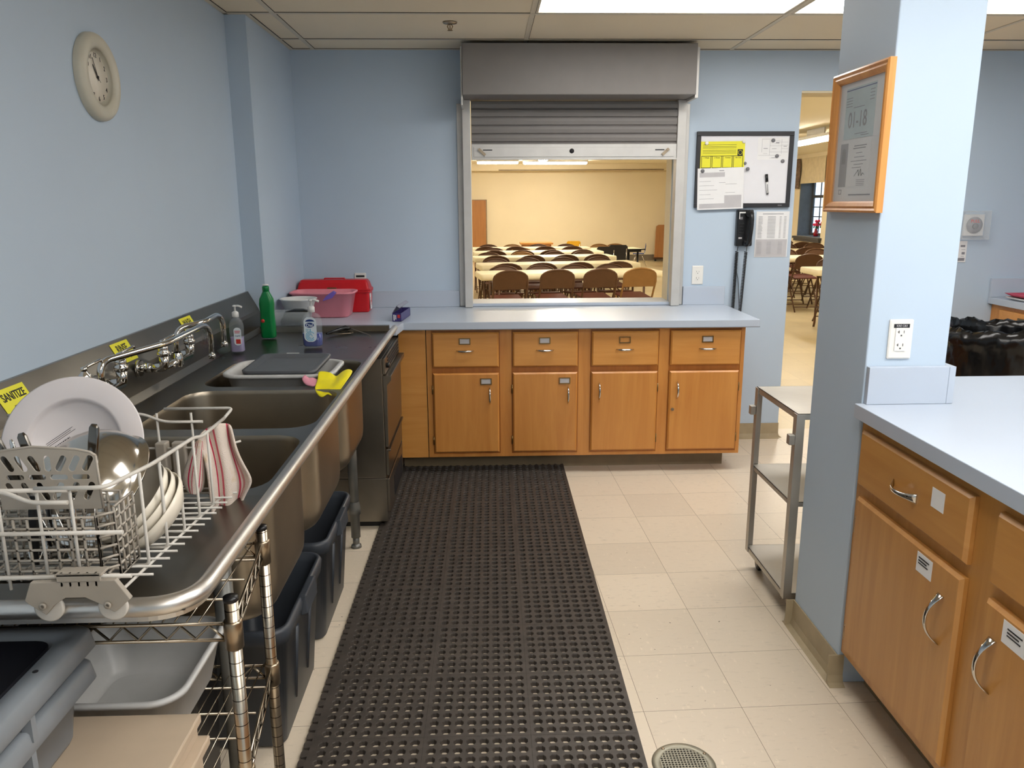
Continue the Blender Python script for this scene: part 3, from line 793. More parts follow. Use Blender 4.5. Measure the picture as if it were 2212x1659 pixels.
# ------------------------------------------------------------------ undercounter dishwasher
t = thing('dishwasher', 'stainless steel undercounter dishwasher under the far sink drainboard', 'dishwasher', (-.78, 3.85, 0))
ob('body', boxes([(-1.06, -.480, 3.562, 4.165, .255, .826), (-1.055, -.4785, 3.566, 4.165, .035, .252)]), 'steel_washer', t, bev=.003)
ob('door', prism(B(), [(-.4795, 3.570, .405), (-.464, 3.570, .405), (-.460, 3.570, .70), (-.440, 3.570, .725), (-.440, 3.570, .745), (-.4795, 3.570, .745)], (0, .59, 0)), 'steel_washer', t, bev=.002)
ob('kick_panel', boxes([(-.4795, -.466, 3.570, 4.160, .266, .394), (-.4655, -.456, 3.570, 4.160, .384, .394)]), 'steel_washer', t, bev=.002)
pn = ob('control_panel', boxes([(-.4795, -.466, 3.570, 4.160, .752, .826)]), 'steel_washer', t, bev=.002)
ob('louvre', boxes([(-.4655, -.462, 3.66, 4.10, .765+i*.016, .771+i*.016) for i in range(4)]), 'ink', pn)
ob('knob', tube(B(), [(-.465, 3.62, .785), (-.450, 3.62, .785)], .012, 14), 'black_plastic', pn)
ob('lower_door', bx(-.4795, -.466, 3.570, 4.160, .085, .250), 'steel_washer', t, bev=.003)
ob('dark_recess', boxes([(-.4658, -.464, 3.75, 4.10, .10, .20)]), 'ink', t)  # black sheet painting the darkness of a recess low in the front
ob('foot', boxes([(-1.04, -.52, 3.60, 3.63, .0005, .0345)]), 'bin_black', t)

# ------------------------------------------------------------------ grey slim bins
def slim_bin(cy, lbl, cx=-.694):
    t = thing('waste_bin', lbl, 'bin', (cx, cy, 0), group='grey slim bins under the sink')
    w, h, z1 = .295, .52, .392
    secs = [(cx, cy, .002, .20, .40, .03), (cx, cy, .012, .215, .42, .035), (cx, cy, z1-.05, w-.03, h-.03, .045), (cx, cy, z1-.048, w-.01, h-.01, .05),
            (cx, cy, z1-.010, w, h, .055), (cx, cy, z1, w-.012, h-.012, .05), (cx, cy, z1, w-.030, h-.030, .045), (cx, cy, z1-.03, w-.042, h-.042, .045), (cx, cy, .02, .20, .40, .03)]
    ob('body', loft(B(), secs, n=6), 'bin_grey', t)
    bm = prism(B(), [(cx+.140, cy-.07, z1-.055), (cx+.162, cy-.065, z1-.050), (cx+.157, cy-.06, z1+.006), (cx+.134, cy-.06, z1+.004)], (0, .13, 0))
    ob('handle', bm, 'bin_grey', t, bev=.004)
    for yy in (-.09, .09): ob('rib', T([(cx+.130, cy+yy, z1-.07), (cx+.108, cy+yy*.85, .08)], .009, 6), 'bin_grey', t)
slim_bin(2.205, 'dark grey slim bin on the floor under the near basins, closer to the wire shelf')
slim_bin(2.775, 'dark grey slim bin on the floor beside the dishwasher')
t = thing('recycling_bin', 'black recycling bin with pale printed lettering behind the wire shelving', 'bin', (-.85, 2.03, 0))
ob('body', container(-.93, 1.79, .001, .50, .46, .20, .03, taper=.9, lip=.008), 'bin_black', t)
m = basis((-.80, 1.6975, .285), (1, 0, 0), (0, 0, 1)) @ Matrix.Rotation(-.03, 4, 'X')
lettering('ING', .045, m @ Matrix.Translation((.045, .035, .004)), 'paper_grey', t, bold=.001)
lettering('KS', .045, m @ Matrix.Translation((.025, -.005, .004)), 'paper_grey', t, bold=.001)
bm = B()
for k in range(3):
    mm = m @ Matrix.Translation((.035, -.085, .003)) @ Matrix.Rotation(k*2*PI/3, 4, 'Z')
    prism(bm, [mm @ Vector(p) for p in ((-.016, -.030, 0), (.012, -.030, 0), (.012, -.038, 0), (.028, -.024, 0), (.012, -.010, 0), (.012, -.018, 0), (-.010, -.018, 0))], mm.to_3x3() @ Vector((0, 0, .001)))
ob('recycling_symbol', bm, 'paper_grey', t)

# ------------------------------------------------------------------ wire shelving unit below the near drainboard
t = thing('wire_shelf', 'chrome wire shelving unit on grooved posts under the near end of the sink', 'shelf', (-.85, 1.47, 0))
px, qx = (-.458, -.506), -1.13
posts = [(-.458, 1.30, .838), (-.500, 1.645, .826), (-1.15, 1.30, .82), (-1.17, 1.645, .82)]
for x, y, h in posts:
    p = ob('post', cyl(B(), (x, y, .0005), (x, y, h-.004), .0125, 20), 'post_chrome', t)
    ob('cap', L([(0, 0), (.0132, 0), (.0132, .008), (0, .009)], (x, y, h-.008), 18), 'black_plastic', p)
def wshelf(z):
    A, Bq, C_, Dq = [Vector((x, y, 0)) for x, y, h in posts]
    bm = B()
    quad = [A, Bq, Dq, C_]
    for i in range(4):
        a, b = quad[i], quad[(i+1) % 4]; n = int((b-a).length/.052)
        d = (b-a).normalized(); a2, b2 = a+d*.017, b-d*.017
        for zz in (0, -.032): tube(bm, [a2+Vector((0, 0, z+zz)), b2+Vector((0, 0, z+zz))], .0032, 6)
        pts = [a2.lerp(b2, k/(2*n))+Vector((0, 0, z-(.003 if k % 2 else .029))) for k in range(2*n+1)]
        tube(bm, pts, .0024, 6)
    fr = ob('shelf_frame', bm, 'wire_chrome', t)
    bm = B(); k = 0; x = -1.12
    while x < -.50:
        u = (x+1.15)/(.692); tube(bm, [(x, 1.302, z+.004), (x, 1.643, z+.004)], .0016, 5); x += .0215
    for yy in (1.39, 1.47, 1.56): tube(bm, [(-1.15, yy, z), (-.487, yy, z)], .0026, 6)
    ob('shelf_wires', bm, 'wire_chrome', fr)
    for x, y, h in posts: ob('collar', L([(.0128, -.034), (.0162, -.034), (.0168, .016), (.0150, .020), (.0128, .020)], (x, y, z-.012), 20), 'nickel', fr)
for z in (.785, .485, .12): wshelf(z)

# tubs on the shelf
def tote(z1, lbl, dx=0):
    t = thing('bus_tub', lbl, 'tub', (-1.02+dx, 1.31, z1-.15), group='nested grey tubs')
    return t
def grey_tote(cx, cy, z0, z1, lbl, hasin):
    t = thing('storage_tub', lbl, 'tub', (cx, cy, z0), group='stacked grey tubs at the bottom left')
    w, h = .31, .52
    w = .34
    secs = [(cx, cy, z0, w-.03, h-.05, .02), (cx, cy, z0+.01, w-.02, h-.04, .025), (cx, cy, z1-.03, w-.006, h-.006, .03)]
    secs2 = [(cx, cy, z1-.034, w+.030, h+.052, .022), (cx, cy, z1-.033, w+.032, h+.054, .022), (cx, cy, z1-.004, w+.022, h+.044, .02), (cx, cy, z1, w+.014, h+.036, .018), (cx, cy, z1, w-.050, h-.040, .03), (cx, cy, z1-.02, w-.056, h-.046, .03), (cx, cy, z0+.008, w-.060, h-.075, .02)]
    ob('body', loft(B(), secs+secs2, n=5), 'tote_grey', t)
    for yy in (-.10, .07): ob('rib', bx(cx+w/2-.002, cx+w/2+.014, cy+yy, cy+yy+.012, z1-.075, z1-.031), 'tote_grey', t)
    for yy in (-.03, .14): ob('rivet_hole', L([(0, .0), (.0045, 0), (.0045, .0006), (0, .0006)], (cx+w/2-.012, cy+yy, z1+.0004), 12), 'ink', t)
    return t
t1 = grey_tote(-.873, .990, .618, .743, 'lower grey plastic tub of the stacked pair at the bottom left', True)
t2 = grey_tote(-.871, .997, .664, .800, 'upper grey plastic tub of the stacked pair, with black inside', True)
ob('black_liner', loft(B(), [(-.871, .997, .674, .270, .440, .02), (-.871, .997, .798, .280, .470, .03), (-.871, .997, .7995, .276, .466, .03), (-.871, .997, .677, .266, .436, .02)], cap0=True, cap1=True), 'tote_black', t2)
t = tag(ob('dishpan', container(-.725, 1.485, .4925, .612, .270, .310, .055, taper=.84, lip=.010, t=.003, n=8), 'dishpan_white'), 'empty white plastic dishpan on the middle wire shelf', 'dishpan')
for k, (z0, z1, x1) in enumerate(((.30, .468, -.566), (.4685, .553, -.566))):
    pass
t = thing('storage_box', 'beige flat plastic box at the bottom left, topmost of two', 'box', (-.69, 1.10, .52), group='beige boxes below the dishpan')
ob('body', bx(-1.06, -.530, .70, 1.280, .572, .5985), 'beige_plastic', t, bev=.004); ob('lid', bx(-1.065, -.524, .695, 1.285, .599, .617), 'beige_plastic', t, bev=.003)
t = thing('storage_box', 'beige flat plastic box at the bottom left, under the topmost one', 'box', (-.69, 1.10, .38), group='beige boxes below the dishpan')
ob('body', bx(-1.06, -.525, .70, 1.278, .0005, .553), 'beige_plastic', t, bev=.004); ob('lid', bx(-1.065, -.512, .69, 1.286, .5535, .5715), 'beige_plastic', t, bev=.003)

# ------------------------------------------------------------------ rubber floor mat
bm = B(); MX0, MX1, MY1, P_ = -.487, .437, 4.478, .0385; NCX = 24; NR = 84; H0, H1 = .001, .014
def octp(cx, cy, r): return [(cx+r*math.cos(PI/8+i*PI/4), cy+r*math.sin(PI/8+i*PI/4)) for i in range(8)]
MAT_ROT = Matrix.Translation((MX0, MY1, 0)) @ Matrix.Rotation(-.006, 4, 'Z')
def mp(x, y, z): return bm.verts.new(MAT_ROT @ Vector((x, -y, z)))
SP = (MX1-MX0)/NCX
for a in range(NCX):
    for b in range(NR):
        x0, y0 = a*SP, b*P_; cx, cy = x0+SP/2, y0+P_/2
        # group of eight holes per tile keeps a wider border
        gx, gy = (a % 8-3.5)*-.0013, (b % 8-3.5)*-.0013; cx += gx; cy += gy
        o = [mp(x0+SP, y0+P_*.71, H1), mp(x0+SP*.71, y0+P_, H1), mp(x0+SP*.29, y0+P_, H1), mp(x0, y0+P_*.71, H1), mp(x0, y0+P_*.29, H1), mp(x0+SP*.29, y0, H1), mp(x0+SP*.71, y0, H1), mp(x0+SP, y0+P_*.29, H1)]
        i1 = [mp(x, y, H1) for x, y in octp(cx, cy, .0150)]; i2 = [mp(x, y, H1-.0022) for x, y in octp(cx, cy, .0134)]; i3 = [mp(x, y, H0) for x, y in octp(cx, cy, .0112)]
        cn = [mp(x0+SP, y0+P_, H1), mp(x0, y0+P_, H1), mp(x0, y0, H1), mp(x0+SP, y0, H1)]
        for k in range(8):
            # outer list order starts right side lower; match octagon order
            pass
        oo = [o[0], o[1], o[2], o[3], o[4], o[5], o[6], o[7]]
        for k in range(8):
            n = (k+1) % 8
            for p, q in ((oo, i1), (i1, i2), (i2, i3)):
                bm.faces.new((p[k], p[n], q[n], q[k]))
        for c, (p, q) in zip(cn, ((0, 1), (2, 3), (4, 5), (6, 7))): bm.faces.new((oo[p], c, oo[q]))
# rim walls and interlocking teeth
WT, HT = NCX*SP, NR*P_
def mbox(x0, x1, y0, y1, z0=H0, z1=H1):
    vs = [mp(x, y, z) for x in (x0, x1) for y in (y0, y1) for z in (z0, z1)]
    for q in ((0, 1, 3, 2), (4, 6, 7, 5), (0, 4, 5, 1), (2, 3, 7, 6), (0, 2, 6, 4), (1, 5, 7, 3)): bm.faces.new([vs[i] for i in q])
mbox(-.012, 0, 0, HT); mbox(WT, WT+.004, 0, HT); mbox(-.012, WT+.004, -.010, 0); mbox(-.012, WT+.004, HT, HT+.004)
b = 0
while b*P_ < HT-.03:
    for dy in (.0,):
        y = b*P_+.006; x = -.012
        pts = [(x, y), (x-.016, y-.003), (x-.020, y+.008), (x-.020, y+.018), (x-.016, y+.029), (x, y+.026)]
        prism(bm, [MAT_ROT @ Vector((p, -q, H0)) for p, q in pts], (0, 0, H1-H0-.001))
    b += 1
for a in range(NCX-1):
    x = a*SP+.006
    prism(bm, [MAT_ROT @ Vector((p, q, H0)) for p, q in ((x, .010), (x-.003, .026), (x+.029, .026), (x+.026, .010))], (0, 0, H1-H0-.001))
t = ob('rubber_mat', bm, 'rubber'); tag(t, 'black rubber anti-fatigue floor mat with round holes in the aisle', 'mat')
bm = B()
for a in (8, 16): 
    vs = [MAT_ROT @ Vector((a*SP+s*.001, -y, H1+.0004)) for s, y in ((-1, 0), (1, 0), (1, HT), (-1, HT))]; bm.faces.new([bm.verts.new(v) for v in vs])
for b in range(8, NR, 8):
    vs = [MAT_ROT @ Vector((x, -(b*P_+s*.001), H1+.0004)) for s, x in ((-1, 0), (1, 0), (1, WT), (-1, WT))]; bm.faces.new([bm.verts.new(v) for v in vs])
ob('seam', bm, 'rubber_seam', t)

# floor drain
t = thing('floor_drain', 'round metal floor drain grate beside the rubber mat', 'drain', (.530, 1.885, 0))
bm = B(); R0 = .088
c = Vector((.530, 1.888, 0))
lathe(bm, [(.064, .003), (.066, .0045), (R0-.004, .0045), (R0, .001), (R0, .0002)], 40, Matrix.Translation(c))
ob('rim', bm, 'drain_metal', t)
bm = B()
for i in range(-7, 8):
    d = i*.0088; hl = math.sqrt(max(0, .065**2-d*d))
    box(bm, c.x+d-.0015, c.x+d+.0015, c.y-hl, c.y+hl, .001, .0042); 
    box(bm, c.x-hl, c.x+hl, c.y+d-.0015, c.y+d+.0015, .001, .0040)
ob('grate', bm, 'drain_metal', t)
ob('well', L([(0, .0006), (.064, .0006)], c, 32), 'ink', t)
bm = B()
for a in (.5, 2.2, 3.6, 5.3): lathe(bm, [(0, 0), (.005, 0), (.004, .0012), (0, .0014)], 12, Matrix.Translation(c+Vector((.076*math.cos(a), .076*math.sin(a), .0045))))
ob('screw', bm, 'nickel', t)

# ------------------------------------------------------------------ things on the sink and the far worktop
DZ0 = SZ+.0005
# white dishpan with dark grey tray in the far basin
t = thing('dishpan', 'white plastic dishpan standing in the far sink basin', 'dishpan', (-.78, 3.0, .77))
bm = container(-.775, 3.015, .765, .905, .385, .285, .06, taper=.86, lip=.016, lipd=.012, n=8)
ob('body', bm, 'dishpan_white', t)
bm = B(); cx, cy = -.775, 3.015
m = Matrix.Translation((cx+.01, cy+.008, .912)) @ Matrix.Rotation(.035, 4, 'X') @ Matrix.Rotation(-.02, 4, 'Z')
loft(bm, [(0, 0, -.004, .27, .30, .03), (0, 0, .010, .275, .305, .03), (0, 0, .010, .255, .285, .028), (0, 0, -.001, .215, .235, .025)], mx=m, n=6)
tr = tag(ob('tray', bm, 'lid_grey'), 'dark grey plastic tray lying across the white dishpan in the sink', 'tray')
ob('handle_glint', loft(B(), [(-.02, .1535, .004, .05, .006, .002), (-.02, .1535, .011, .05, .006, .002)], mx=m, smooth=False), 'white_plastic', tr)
# rubber gloves / cloths over the basin edge
def sheet_mesh(name, pts, mat, parent=None, th=.0025, sub=2):
    n, k = len(pts), len(pts[0]); bm = B(); uvl = bm.loops.layers.uv.new()
    v = [[bm.verts.new(p) for p in row] for row in pts]
    for i in range(n-1):
        for j in range(k-1):
            f = bm.faces.new((v[i][j], v[i+1][j], v[i+1][j+1], v[i][j+1])); f.smooth = True
            for lp, (a, b) in zip(f.loops, ((i, j), (i+1, j), (i+1, j+1), (i, j+1))): lp[uvl].uv = (a/(n-1), b/(k-1))
    me = D.meshes.new(name); 
    if parent is not None: bm.transform(wmat(parent).inverted())
    bm.to_mesh(me); bm.free(); me.materials.append(MAT[mat])
    o = D.objects.new(name, me); COL.objects.link(o)
    if parent is not None: o.parent = parent
    md = o.modifiers.new('sub', 'SUBSURF'); md.levels = sub; md.render_levels = sub
    md = o.modifiers.new('solid', 'SOLIDIFY'); md.thickness = th; md.offset = 0
    return o
g = sheet_mesh('rubber_glove', [
    [(-.608, 2.735, .884), (-.606, 2.775, .893), (-.610, 2.82, .905), (-.615, 2.845, .922)],
    [(-.590, 2.700, .866), (-.588, 2.760, .889), (-.590, 2.82, .899), (-.592, 2.85, .918)],
    [(-.570, 2.690, .858), (-.568, 2.750, .888), (-.566, 2.82, .896), (-.566, 2.85, .914)],
    [(-.556, 2.705, .874), (-.552, 2.760, .884), (-.548, 2.82, .890), (-.550, 2.84, .896)],
    [(-.540, 2.690, .862), (-.535, 2.755, .892), (-.530, 2.83, .905), (-.536, 2.86, .912)],
    [(-.520, 2.715, .872), (-.514, 2.770, .896), (-.506, 2.84, .918), (-.514, 2.88, .922)],
    [(-.508, 2.750, .890), (-.500, 2.800, .900), (-.492, 2.86, .912), (-.500, 2.89, .914)]], 'yellow_glove', th=.003)
tag(g, 'yellow rubber glove crumpled over the ridge between two sink basins', 'glove')
g = sheet_mesh('cloth', [[(-.668, 2.80, .902), (-.655, 2.815, .916), (-.660, 2.84, .905)], [(-.645, 2.775, .884), (-.640, 2.80, .902), (-.645, 2.83, .896)], [(-.628, 2.760, .887), (-.625, 2.79, .892), (-.630, 2.82, .905)], [(-.608, 2.755, .883), (-.606, 2.79, .897), (-.606, 2.82, .890)]], 'pink_cloth', th=.004)
tag(g, 'small pink cloth lying against the yellow rubber glove', 'cloth')

def pump_head(t, c, z, s=1.0, dirv=(1, 0), mat='white_plastic'):
    bm = B(); T0 = Matrix.Translation((c[0], c[1], z))
    lathe(bm, [(.013*s, 0), (.015*s, .001), (.015*s, .022*s), (.010*s, .026*s), (.0075*s, .028*s)], 20, T0)
    lathe(bm, [(.0045*s, .026*s), (.0045*s, .046*s), (.010*s, .048*s), (.010*s, .054*s), (0, .056*s)], 16, T0)
    d = Vector((*dirv, 0)).normalized()
    p = Vector((c[0], c[1], z+.051*s))
    tube(bm, [p-d*.006*s, p+d*.020*s+Vector((0, 0, .001)), p+d*.036*s-Vector((0, 0, .004*s))], .005*s, 8)
    return ob('pump', bm, mat, t)
# blue soap bottle
t = thing('soap_bottle', 'clear pump bottle half full of blue soap on the sink drainboard', 'soap bottle', (-.792, 3.60, DZ0))
cx, cy = -.792, 3.60
def bsec(z, k=1.0): return (cx, cy, DZ0+z, .088*k, .056*min(1, k*1.05), .024*k)
ob('bottle', loft(B(), [bsec(.0005, .86), bsec(.004, .96), bsec(.02), bsec(.105), bsec(.125, .96), bsec(.142, .80), bsec(.150, .6), bsec(.153, .36), bsec(.158, .33)], n=6), 'clear_bottle', t)
ob('liquid', loft(B(), [(cx, cy, DZ0+.003, .074, .046, .02), (cx, cy, DZ0+.010, .085, .053, .022), (cx, cy, DZ0+.062, .0865, .0545, .022)], n=6), 'blue_liquid', t)
m = basis((cx-.003, cy-.0290, DZ0+.082), (1, 0, 0), (0, 0, 1))
bm = B()
prism(bm, [m @ Vector((x, y, 0)) for x, y in rrect(0, 0, .056, .112, .022, 6)], m.to_3x3() @ Vector((0, 0, .0006)))
lb = ob('label', bm, 'label_white', t)
bm = prism(B(), [m @ Vector((.020*math.cos(a)-.002, .0115*math.sin(a)+.020, .0008)) for a in [2*PI*i/24 for i in range(24)]], m.to_3x3() @ Vector((0, 0, .0005)))
ob('label_oval', bm, 'label_blue', lb)
prism_ = prism(B(), [m @ Vector((.020*math.cos(a), .010*math.sin(a)+.036, .0008)) for a in [PI*i/12 for i in range(13)]], m.to_3x3() @ Vector((0, 0, .0005)))
ob('label_cap', prism_, 'label_blue', lb)
lettering('Dial', .019, m @ Matrix.Translation((-.002, .019, .0016)), 'label_white', lb, bold=.0003)
bm = B()
for r_, a0, a1 in ((.020, .6, 5.6), (.014, 1.2, 6.0), (.008, 0, 5.0)):
    pts = [m @ Vector((r_*math.cos(a0+(a1-a0)*i/16), -.030+r_*1.05*math.sin(a0+(a1-a0)*i/16), .0012)) for i in range(17)]
    tube(bm, pts, .0017, 6)
ob('label_wave', bm, 'label_aqua', lb)
ob('label_lines', quadstrip(m @ Matrix.Translation((0, 0, .0009)), [(-.020, -.006, .001, .003), (-.020, -.008, -.004, -.002), (-.020, -.010, -.009, -.007), (-.002, .002, -.010, .004)], .0003), 'label_aqua', lb)
pump_head(t, (cx, cy), DZ0+.157, 1.05, (1, -.2))
# lilac soap bottle
t = thing('soap_bottle', 'slim clear pump bottle of pale lilac soap beside the far faucet', 'soap bottle', (-1.105, 3.48, DZ0))
cx, cy = -1.095, 3.48
ob('bottle', loft(B(), [(cx, cy, DZ0+.0005, .050, .040, .015), (cx, cy, DZ0+.005, .060, .046, .016), (cx, cy, DZ0+.055, .056, .044, .016), (cx, cy, DZ0+.115, .062, .046, .018), (cx, cy, DZ0+.140, .050, .040, .017), (cx, cy, DZ0+.150, .028, .028, .013), (cx, cy, DZ0+.156, .027, .027, .013)], n=6), 'clear_bottle', t)
ob('liquid', loft(B(), [(cx, cy, DZ0+.003, .050, .038, .014), (cx, cy, DZ0+.006, .057, .0435, .015), (cx, cy, DZ0+.055, .0535, .0415, .015), (cx, cy, DZ0+.066, .054, .042, .015)], n=6), 'lilac_liquid', t)
m = basis((cx+.006, cy-.0240, DZ0+.072), (1, 0, 0), (0, 0, 1))
lb = ob('label', prism(B(), [m @ Vector((x, y, 0)) for x, y in rrect(.004, 0, .032, .078, .014, 5)], m.to_3x3() @ Vector((0, 0, .0008))), 'label_white', t)
ob('label_print', quadstrip(m @ Matrix.Translation((0, 0, .001)), [(-.008, .016, .022, .025), (-.008, .014, .015, .018), (-.004, .016, -.032, -.012)], .0003), 'label_red', lb)
lettering('Liquid', .009, m @ Matrix.Translation((.004, .003, .0012)), 'label_blue', lb)
pump_head(t, (cx, cy), DZ0+.154, .95, (1, -.3))
# green detergent bottle
t = thing('detergent_bottle', 'green plastic detergent bottle standing in the back corner of the sink', 'bottle', (-1.062, 3.86, DZ0))
cx, cy = -1.060, 3.86
g = lambda z, w, h, r: (cx, cy, DZ0+z, w, h, r)
ob('body', loft(B(), [g(.0005, .060, .040, .016), g(.006, .070, .048, .020), g(.055, .072, .048, .020), g(.12, .066, .044, .019), g(.165, .072, .046, .020), g(.190, .066, .044, .020), g(.208, .048, .038, .018), g(.222, .034, .032, .015), g(.226, .032, .032, .015)], n=6), 'green_plastic', t)
ob('cap', lathe(B(), [(.0135, 0), (.0165, .002), (.0165, .020), (.014, .024), (0, .026)], 24, Matrix.Translation((cx, cy, DZ0+.2265))), 'green_plastic', t)
ob('cap_ring', lathe(B(), [(.010, 0), (.0145, .001), (.0145, .006), (0, .008)], 20, Matrix.Translation((cx, cy, DZ0+.2525))), 'white_plastic', t)
bm = lathe(B(), [(0, 0), (.009, 0), (.009, .001), (0, .0012)], 16, basis((cx-.018, cy-.0232, DZ0+.085), (1, 0, 0), (0, 0, 1)))
ob('rose_print', bm, 'label_red', t)
# whisk / tongs on the drainboard
t = thing('tongs', 'dark handled utensil lying on the far drainboard', 'utensil', (-.70, 3.95, DZ0))
zz = DZ0+.010
ob('handle', T([(-.790, 3.90, zz), (-.750, 3.97, zz+.006), (-.715, 4.01, zz+.012), (-.690, 3.995, zz+.010)], .009, 8, rf=lambda q: .005+.006*math.sin(PI*q)), 'black_plastic', t)
ob('wire', T(fillet([(-.690, 3.995, zz+.010), (-.640, 3.93, zz+.008), (-.575, 3.85, zz+.001), (-.565, 3.83, zz-.004)], .03), .0022, 6), 'nickel', t)
ob('wire', T(fillet([(-.780, 3.915, zz-.004), (-.70, 3.93, zz-.006), (-.66, 3.965, zz-.006), (-.70, 4.0, zz-.004)], .03), .002, 6), 'nickel', t)

# first aid kit
CZ0 = CT+.0006
t = thing('first_aid_box', 'red plastic first aid box with a cross label on the far worktop', 'box', (-.9, 4.80, CZ0))
cx, cy = -.905, 4.795; w, h = .425, .15
ob('body', loft(B(), [(cx, cy, CZ0, w-.02, h-.015, .012), (cx, cy, CZ0+.006, w-.01, h-.008, .014), (cx, cy, CZ0+.118, w, h, .016), (cx, cy, CZ0+.118, w+.012, h+.012, .018), (cx, cy, CZ0+.128, w+.012, h+.012, .018), (cx, cy, CZ0+.128, w, h, .016)], n=4, smooth=False), 'red_kit', t, bev=.002)
ob('lid', loft(B(), [(cx, cy, CZ0+.129, w+.012, h+.012, .018), (cx, cy, CZ0+.137, w+.012, h+.012, .018), (cx, cy, CZ0+.138, w-.002, h-.002, .016), (cx, cy, CZ0+.175, w-.02, h-.04, .016), (cx, cy, CZ0+.190, w-.04, h-.07, .014)], n=4, smooth=False), 'red_kit', t, bev=.002)
ob('latch', boxes([(cx-.03, cx+.025, cy-h/2-.016, cy-h/2-.0065, CZ0+.125, CZ0+.150)]), 'brass', t, bev=.002)
ob('handle', T(fillet([(cx-.06, cy, CZ0+.190), (cx-.06, cy, CZ0+.196), (cx+.06, cy, CZ0+.196), (cx+.06, cy, CZ0+.190)], .004), .004, 6), 'red_kit', t)
m = basis((cx+w/2+.0008, cy-.025, CZ0+.062), (0, 1, 0), (0, 0, 1))
m = m @ Matrix.Rotation(-.03, 4, 'X')
lb = ob('label', quadstrip(m, [(-.026, .026, -.046, .046)], .001), 'paper_white', t)
ob('cross', quadstrip(m @ Matrix.Translation((0, 0, .0012)), [(-.012, .012, -.004, .004), (-.004, .004, -.024, .024)], .0006), 'label_red', lb)
# pink dishpan
t = tag(ob('dishpan', container(-.928, 4.575, CZ0, CZ0+.145, .345, .195, .05, taper=.86, lip=.012, lipd=.010, n=8), 'pink_tub'), 'pink plastic dishpan in front of the red first aid box', 'dishpan')
# white bowl and clear box with things in the corner
t = tag(ob('colander_bowl', L([(.0, 0), (.050, 0), (.056, .004), (.092, .115), (.100, .118), (.100, .122), (.088, .122), (.052, .010), (0, .008)], (-1.015, 4.315, CZ0+.012), 36), 'white_plastic'), 'white round plastic bowl between the clear box and the pink dishpan', 'bowl')
t = thing('clear_box', 'low clear plastic box holding black bags at the corner of the worktop', 'box', (-1.03, 4.19, CZ0))
ob('body', loft(B(), [(-1.020, 4.165, CZ0, .19, .10, .015), (-1.020, 4.165, CZ0+.085, .20, .11, .018), (-1.020, 4.165, CZ0+.085, .196, .106, .016), (-1.020, 4.165, CZ0+.003, .186, .096, .013)], n=4), 'frosted_box', t)
b = loft(B(), [(-1.0, 4.165, CZ0+.004, .14, .07, .02), (-1.0, 4.165, CZ0+.03, .15, .08, .02), (-.985, 4.165, CZ0+.082, .13, .07, .02), (-.98, 4.165, CZ0+.095, .05, .03, .01)], n=5)
tag(ob('folded_bag', b, 'bag_black'), 'black folded bag inside the low clear plastic box', 'bag')
t = tag(ob('purple_scoop', prism(B(), [(-.905, 4.40, CZ0+.105), (-.890, 4.42, CZ0+.128), (-.850, 4.43, CZ0+.155), (-.832, 4.42, CZ0+.145), (-.850, 4.40, CZ0+.122)], (0, .03, .004)), 'purple_plastic', bev=.003), 'small purple plastic scoop sticking up at the rim of the pink dishpan', 'scoop')
tag(ob('steel_lid', lathe(B(), [(0, 0), (.05, .0), (.056, .002), (.05, .006), (0, .016)], 28, Matrix.Translation((-1.075, 4.33, CZ0+.145)) @ Matrix.Rotation(.5, 4, 'Y')), 'bowl_steel'), 'small steel lid leaning on the white bowl in the corner', 'lid') if False else None
# foil wrap box
t = thing('wrap_box', 'open dark blue and silver carton of wrap on the near edge of the far worktop', 'carton', (-.46, 4.40, CZ0))
R_ = Matrix.Translation((-.490, 4.325, CZ0)) @ Matrix.Rotation(-.10, 4, 'Z')
w_, l_, h_ = .048, .26, .045
bm = B(); box(bm, -w_/2, w_/2, 0, l_, 0, .003, mx=R_); box(bm, -w_/2, -w_/2+.002, 0, l_, 0, h_, mx=R_); box(bm, w_/2-.002, w_/2, 0, l_, 0, h_, mx=R_); box(bm, -w_/2, w_/2, 0, .002, 0, h_, mx=R_); box(bm, -w_/2, w_/2, l_-.002, l_, 0, h_, mx=R_)
ob('carton', bm, 'foil_box', t)
lm = R_ @ Matrix.Translation((w_/2, 0, h_)) @ Matrix.Rotation(-.95+PI, 4, 'Y')
lm = R_ @ Matrix.Translation((-w_/2, 0, h_)) @ Matrix.Rotation(-1.0, 4, 'Y')
bm = B(); box(bm, 0, w_, 0, l_, 0, .002, mx=lm); box(bm, w_-.002, w_, 0, l_, -.018, .002, mx=lm)
ob('lid', bm, 'foil_box_grey', t)
m = basis(R_ @ Vector((0, -.0006, .022)), R_.to_3x3() @ Vector((1, 0, 0)), (0, 0, 1))
ob('end_print', quadstrip(m, [(-.018, -.012, -.016, .016), (-.008, -.003, -.010, .014)], .0004), 'paper_white', t)
ob('end_print_red', quadstrip(m, [(.004, .018, -.002, .016)], .0004), 'label_red', t)

# ------------------------------------------------------------------ dishwasher rack draining on the near drainboard
RX0, RX1, RY0, RY1 = -1.05, -.575, 1.165, 1.72
ZN, ZF = .925, .893            # base height near (on the rim) and far
zb = lambda y: ZN+(ZF-ZN)*(y-RY0)/(RY1-RY0)
t = thing('dish_rack', 'grey coated wire dishwasher rack standing on the near drainboard', 'dish rack', (-.8, 1.45, .88))
def rw(pts, r=.0028, n=7): return tube(B(), pts, r, n)
bm = B()
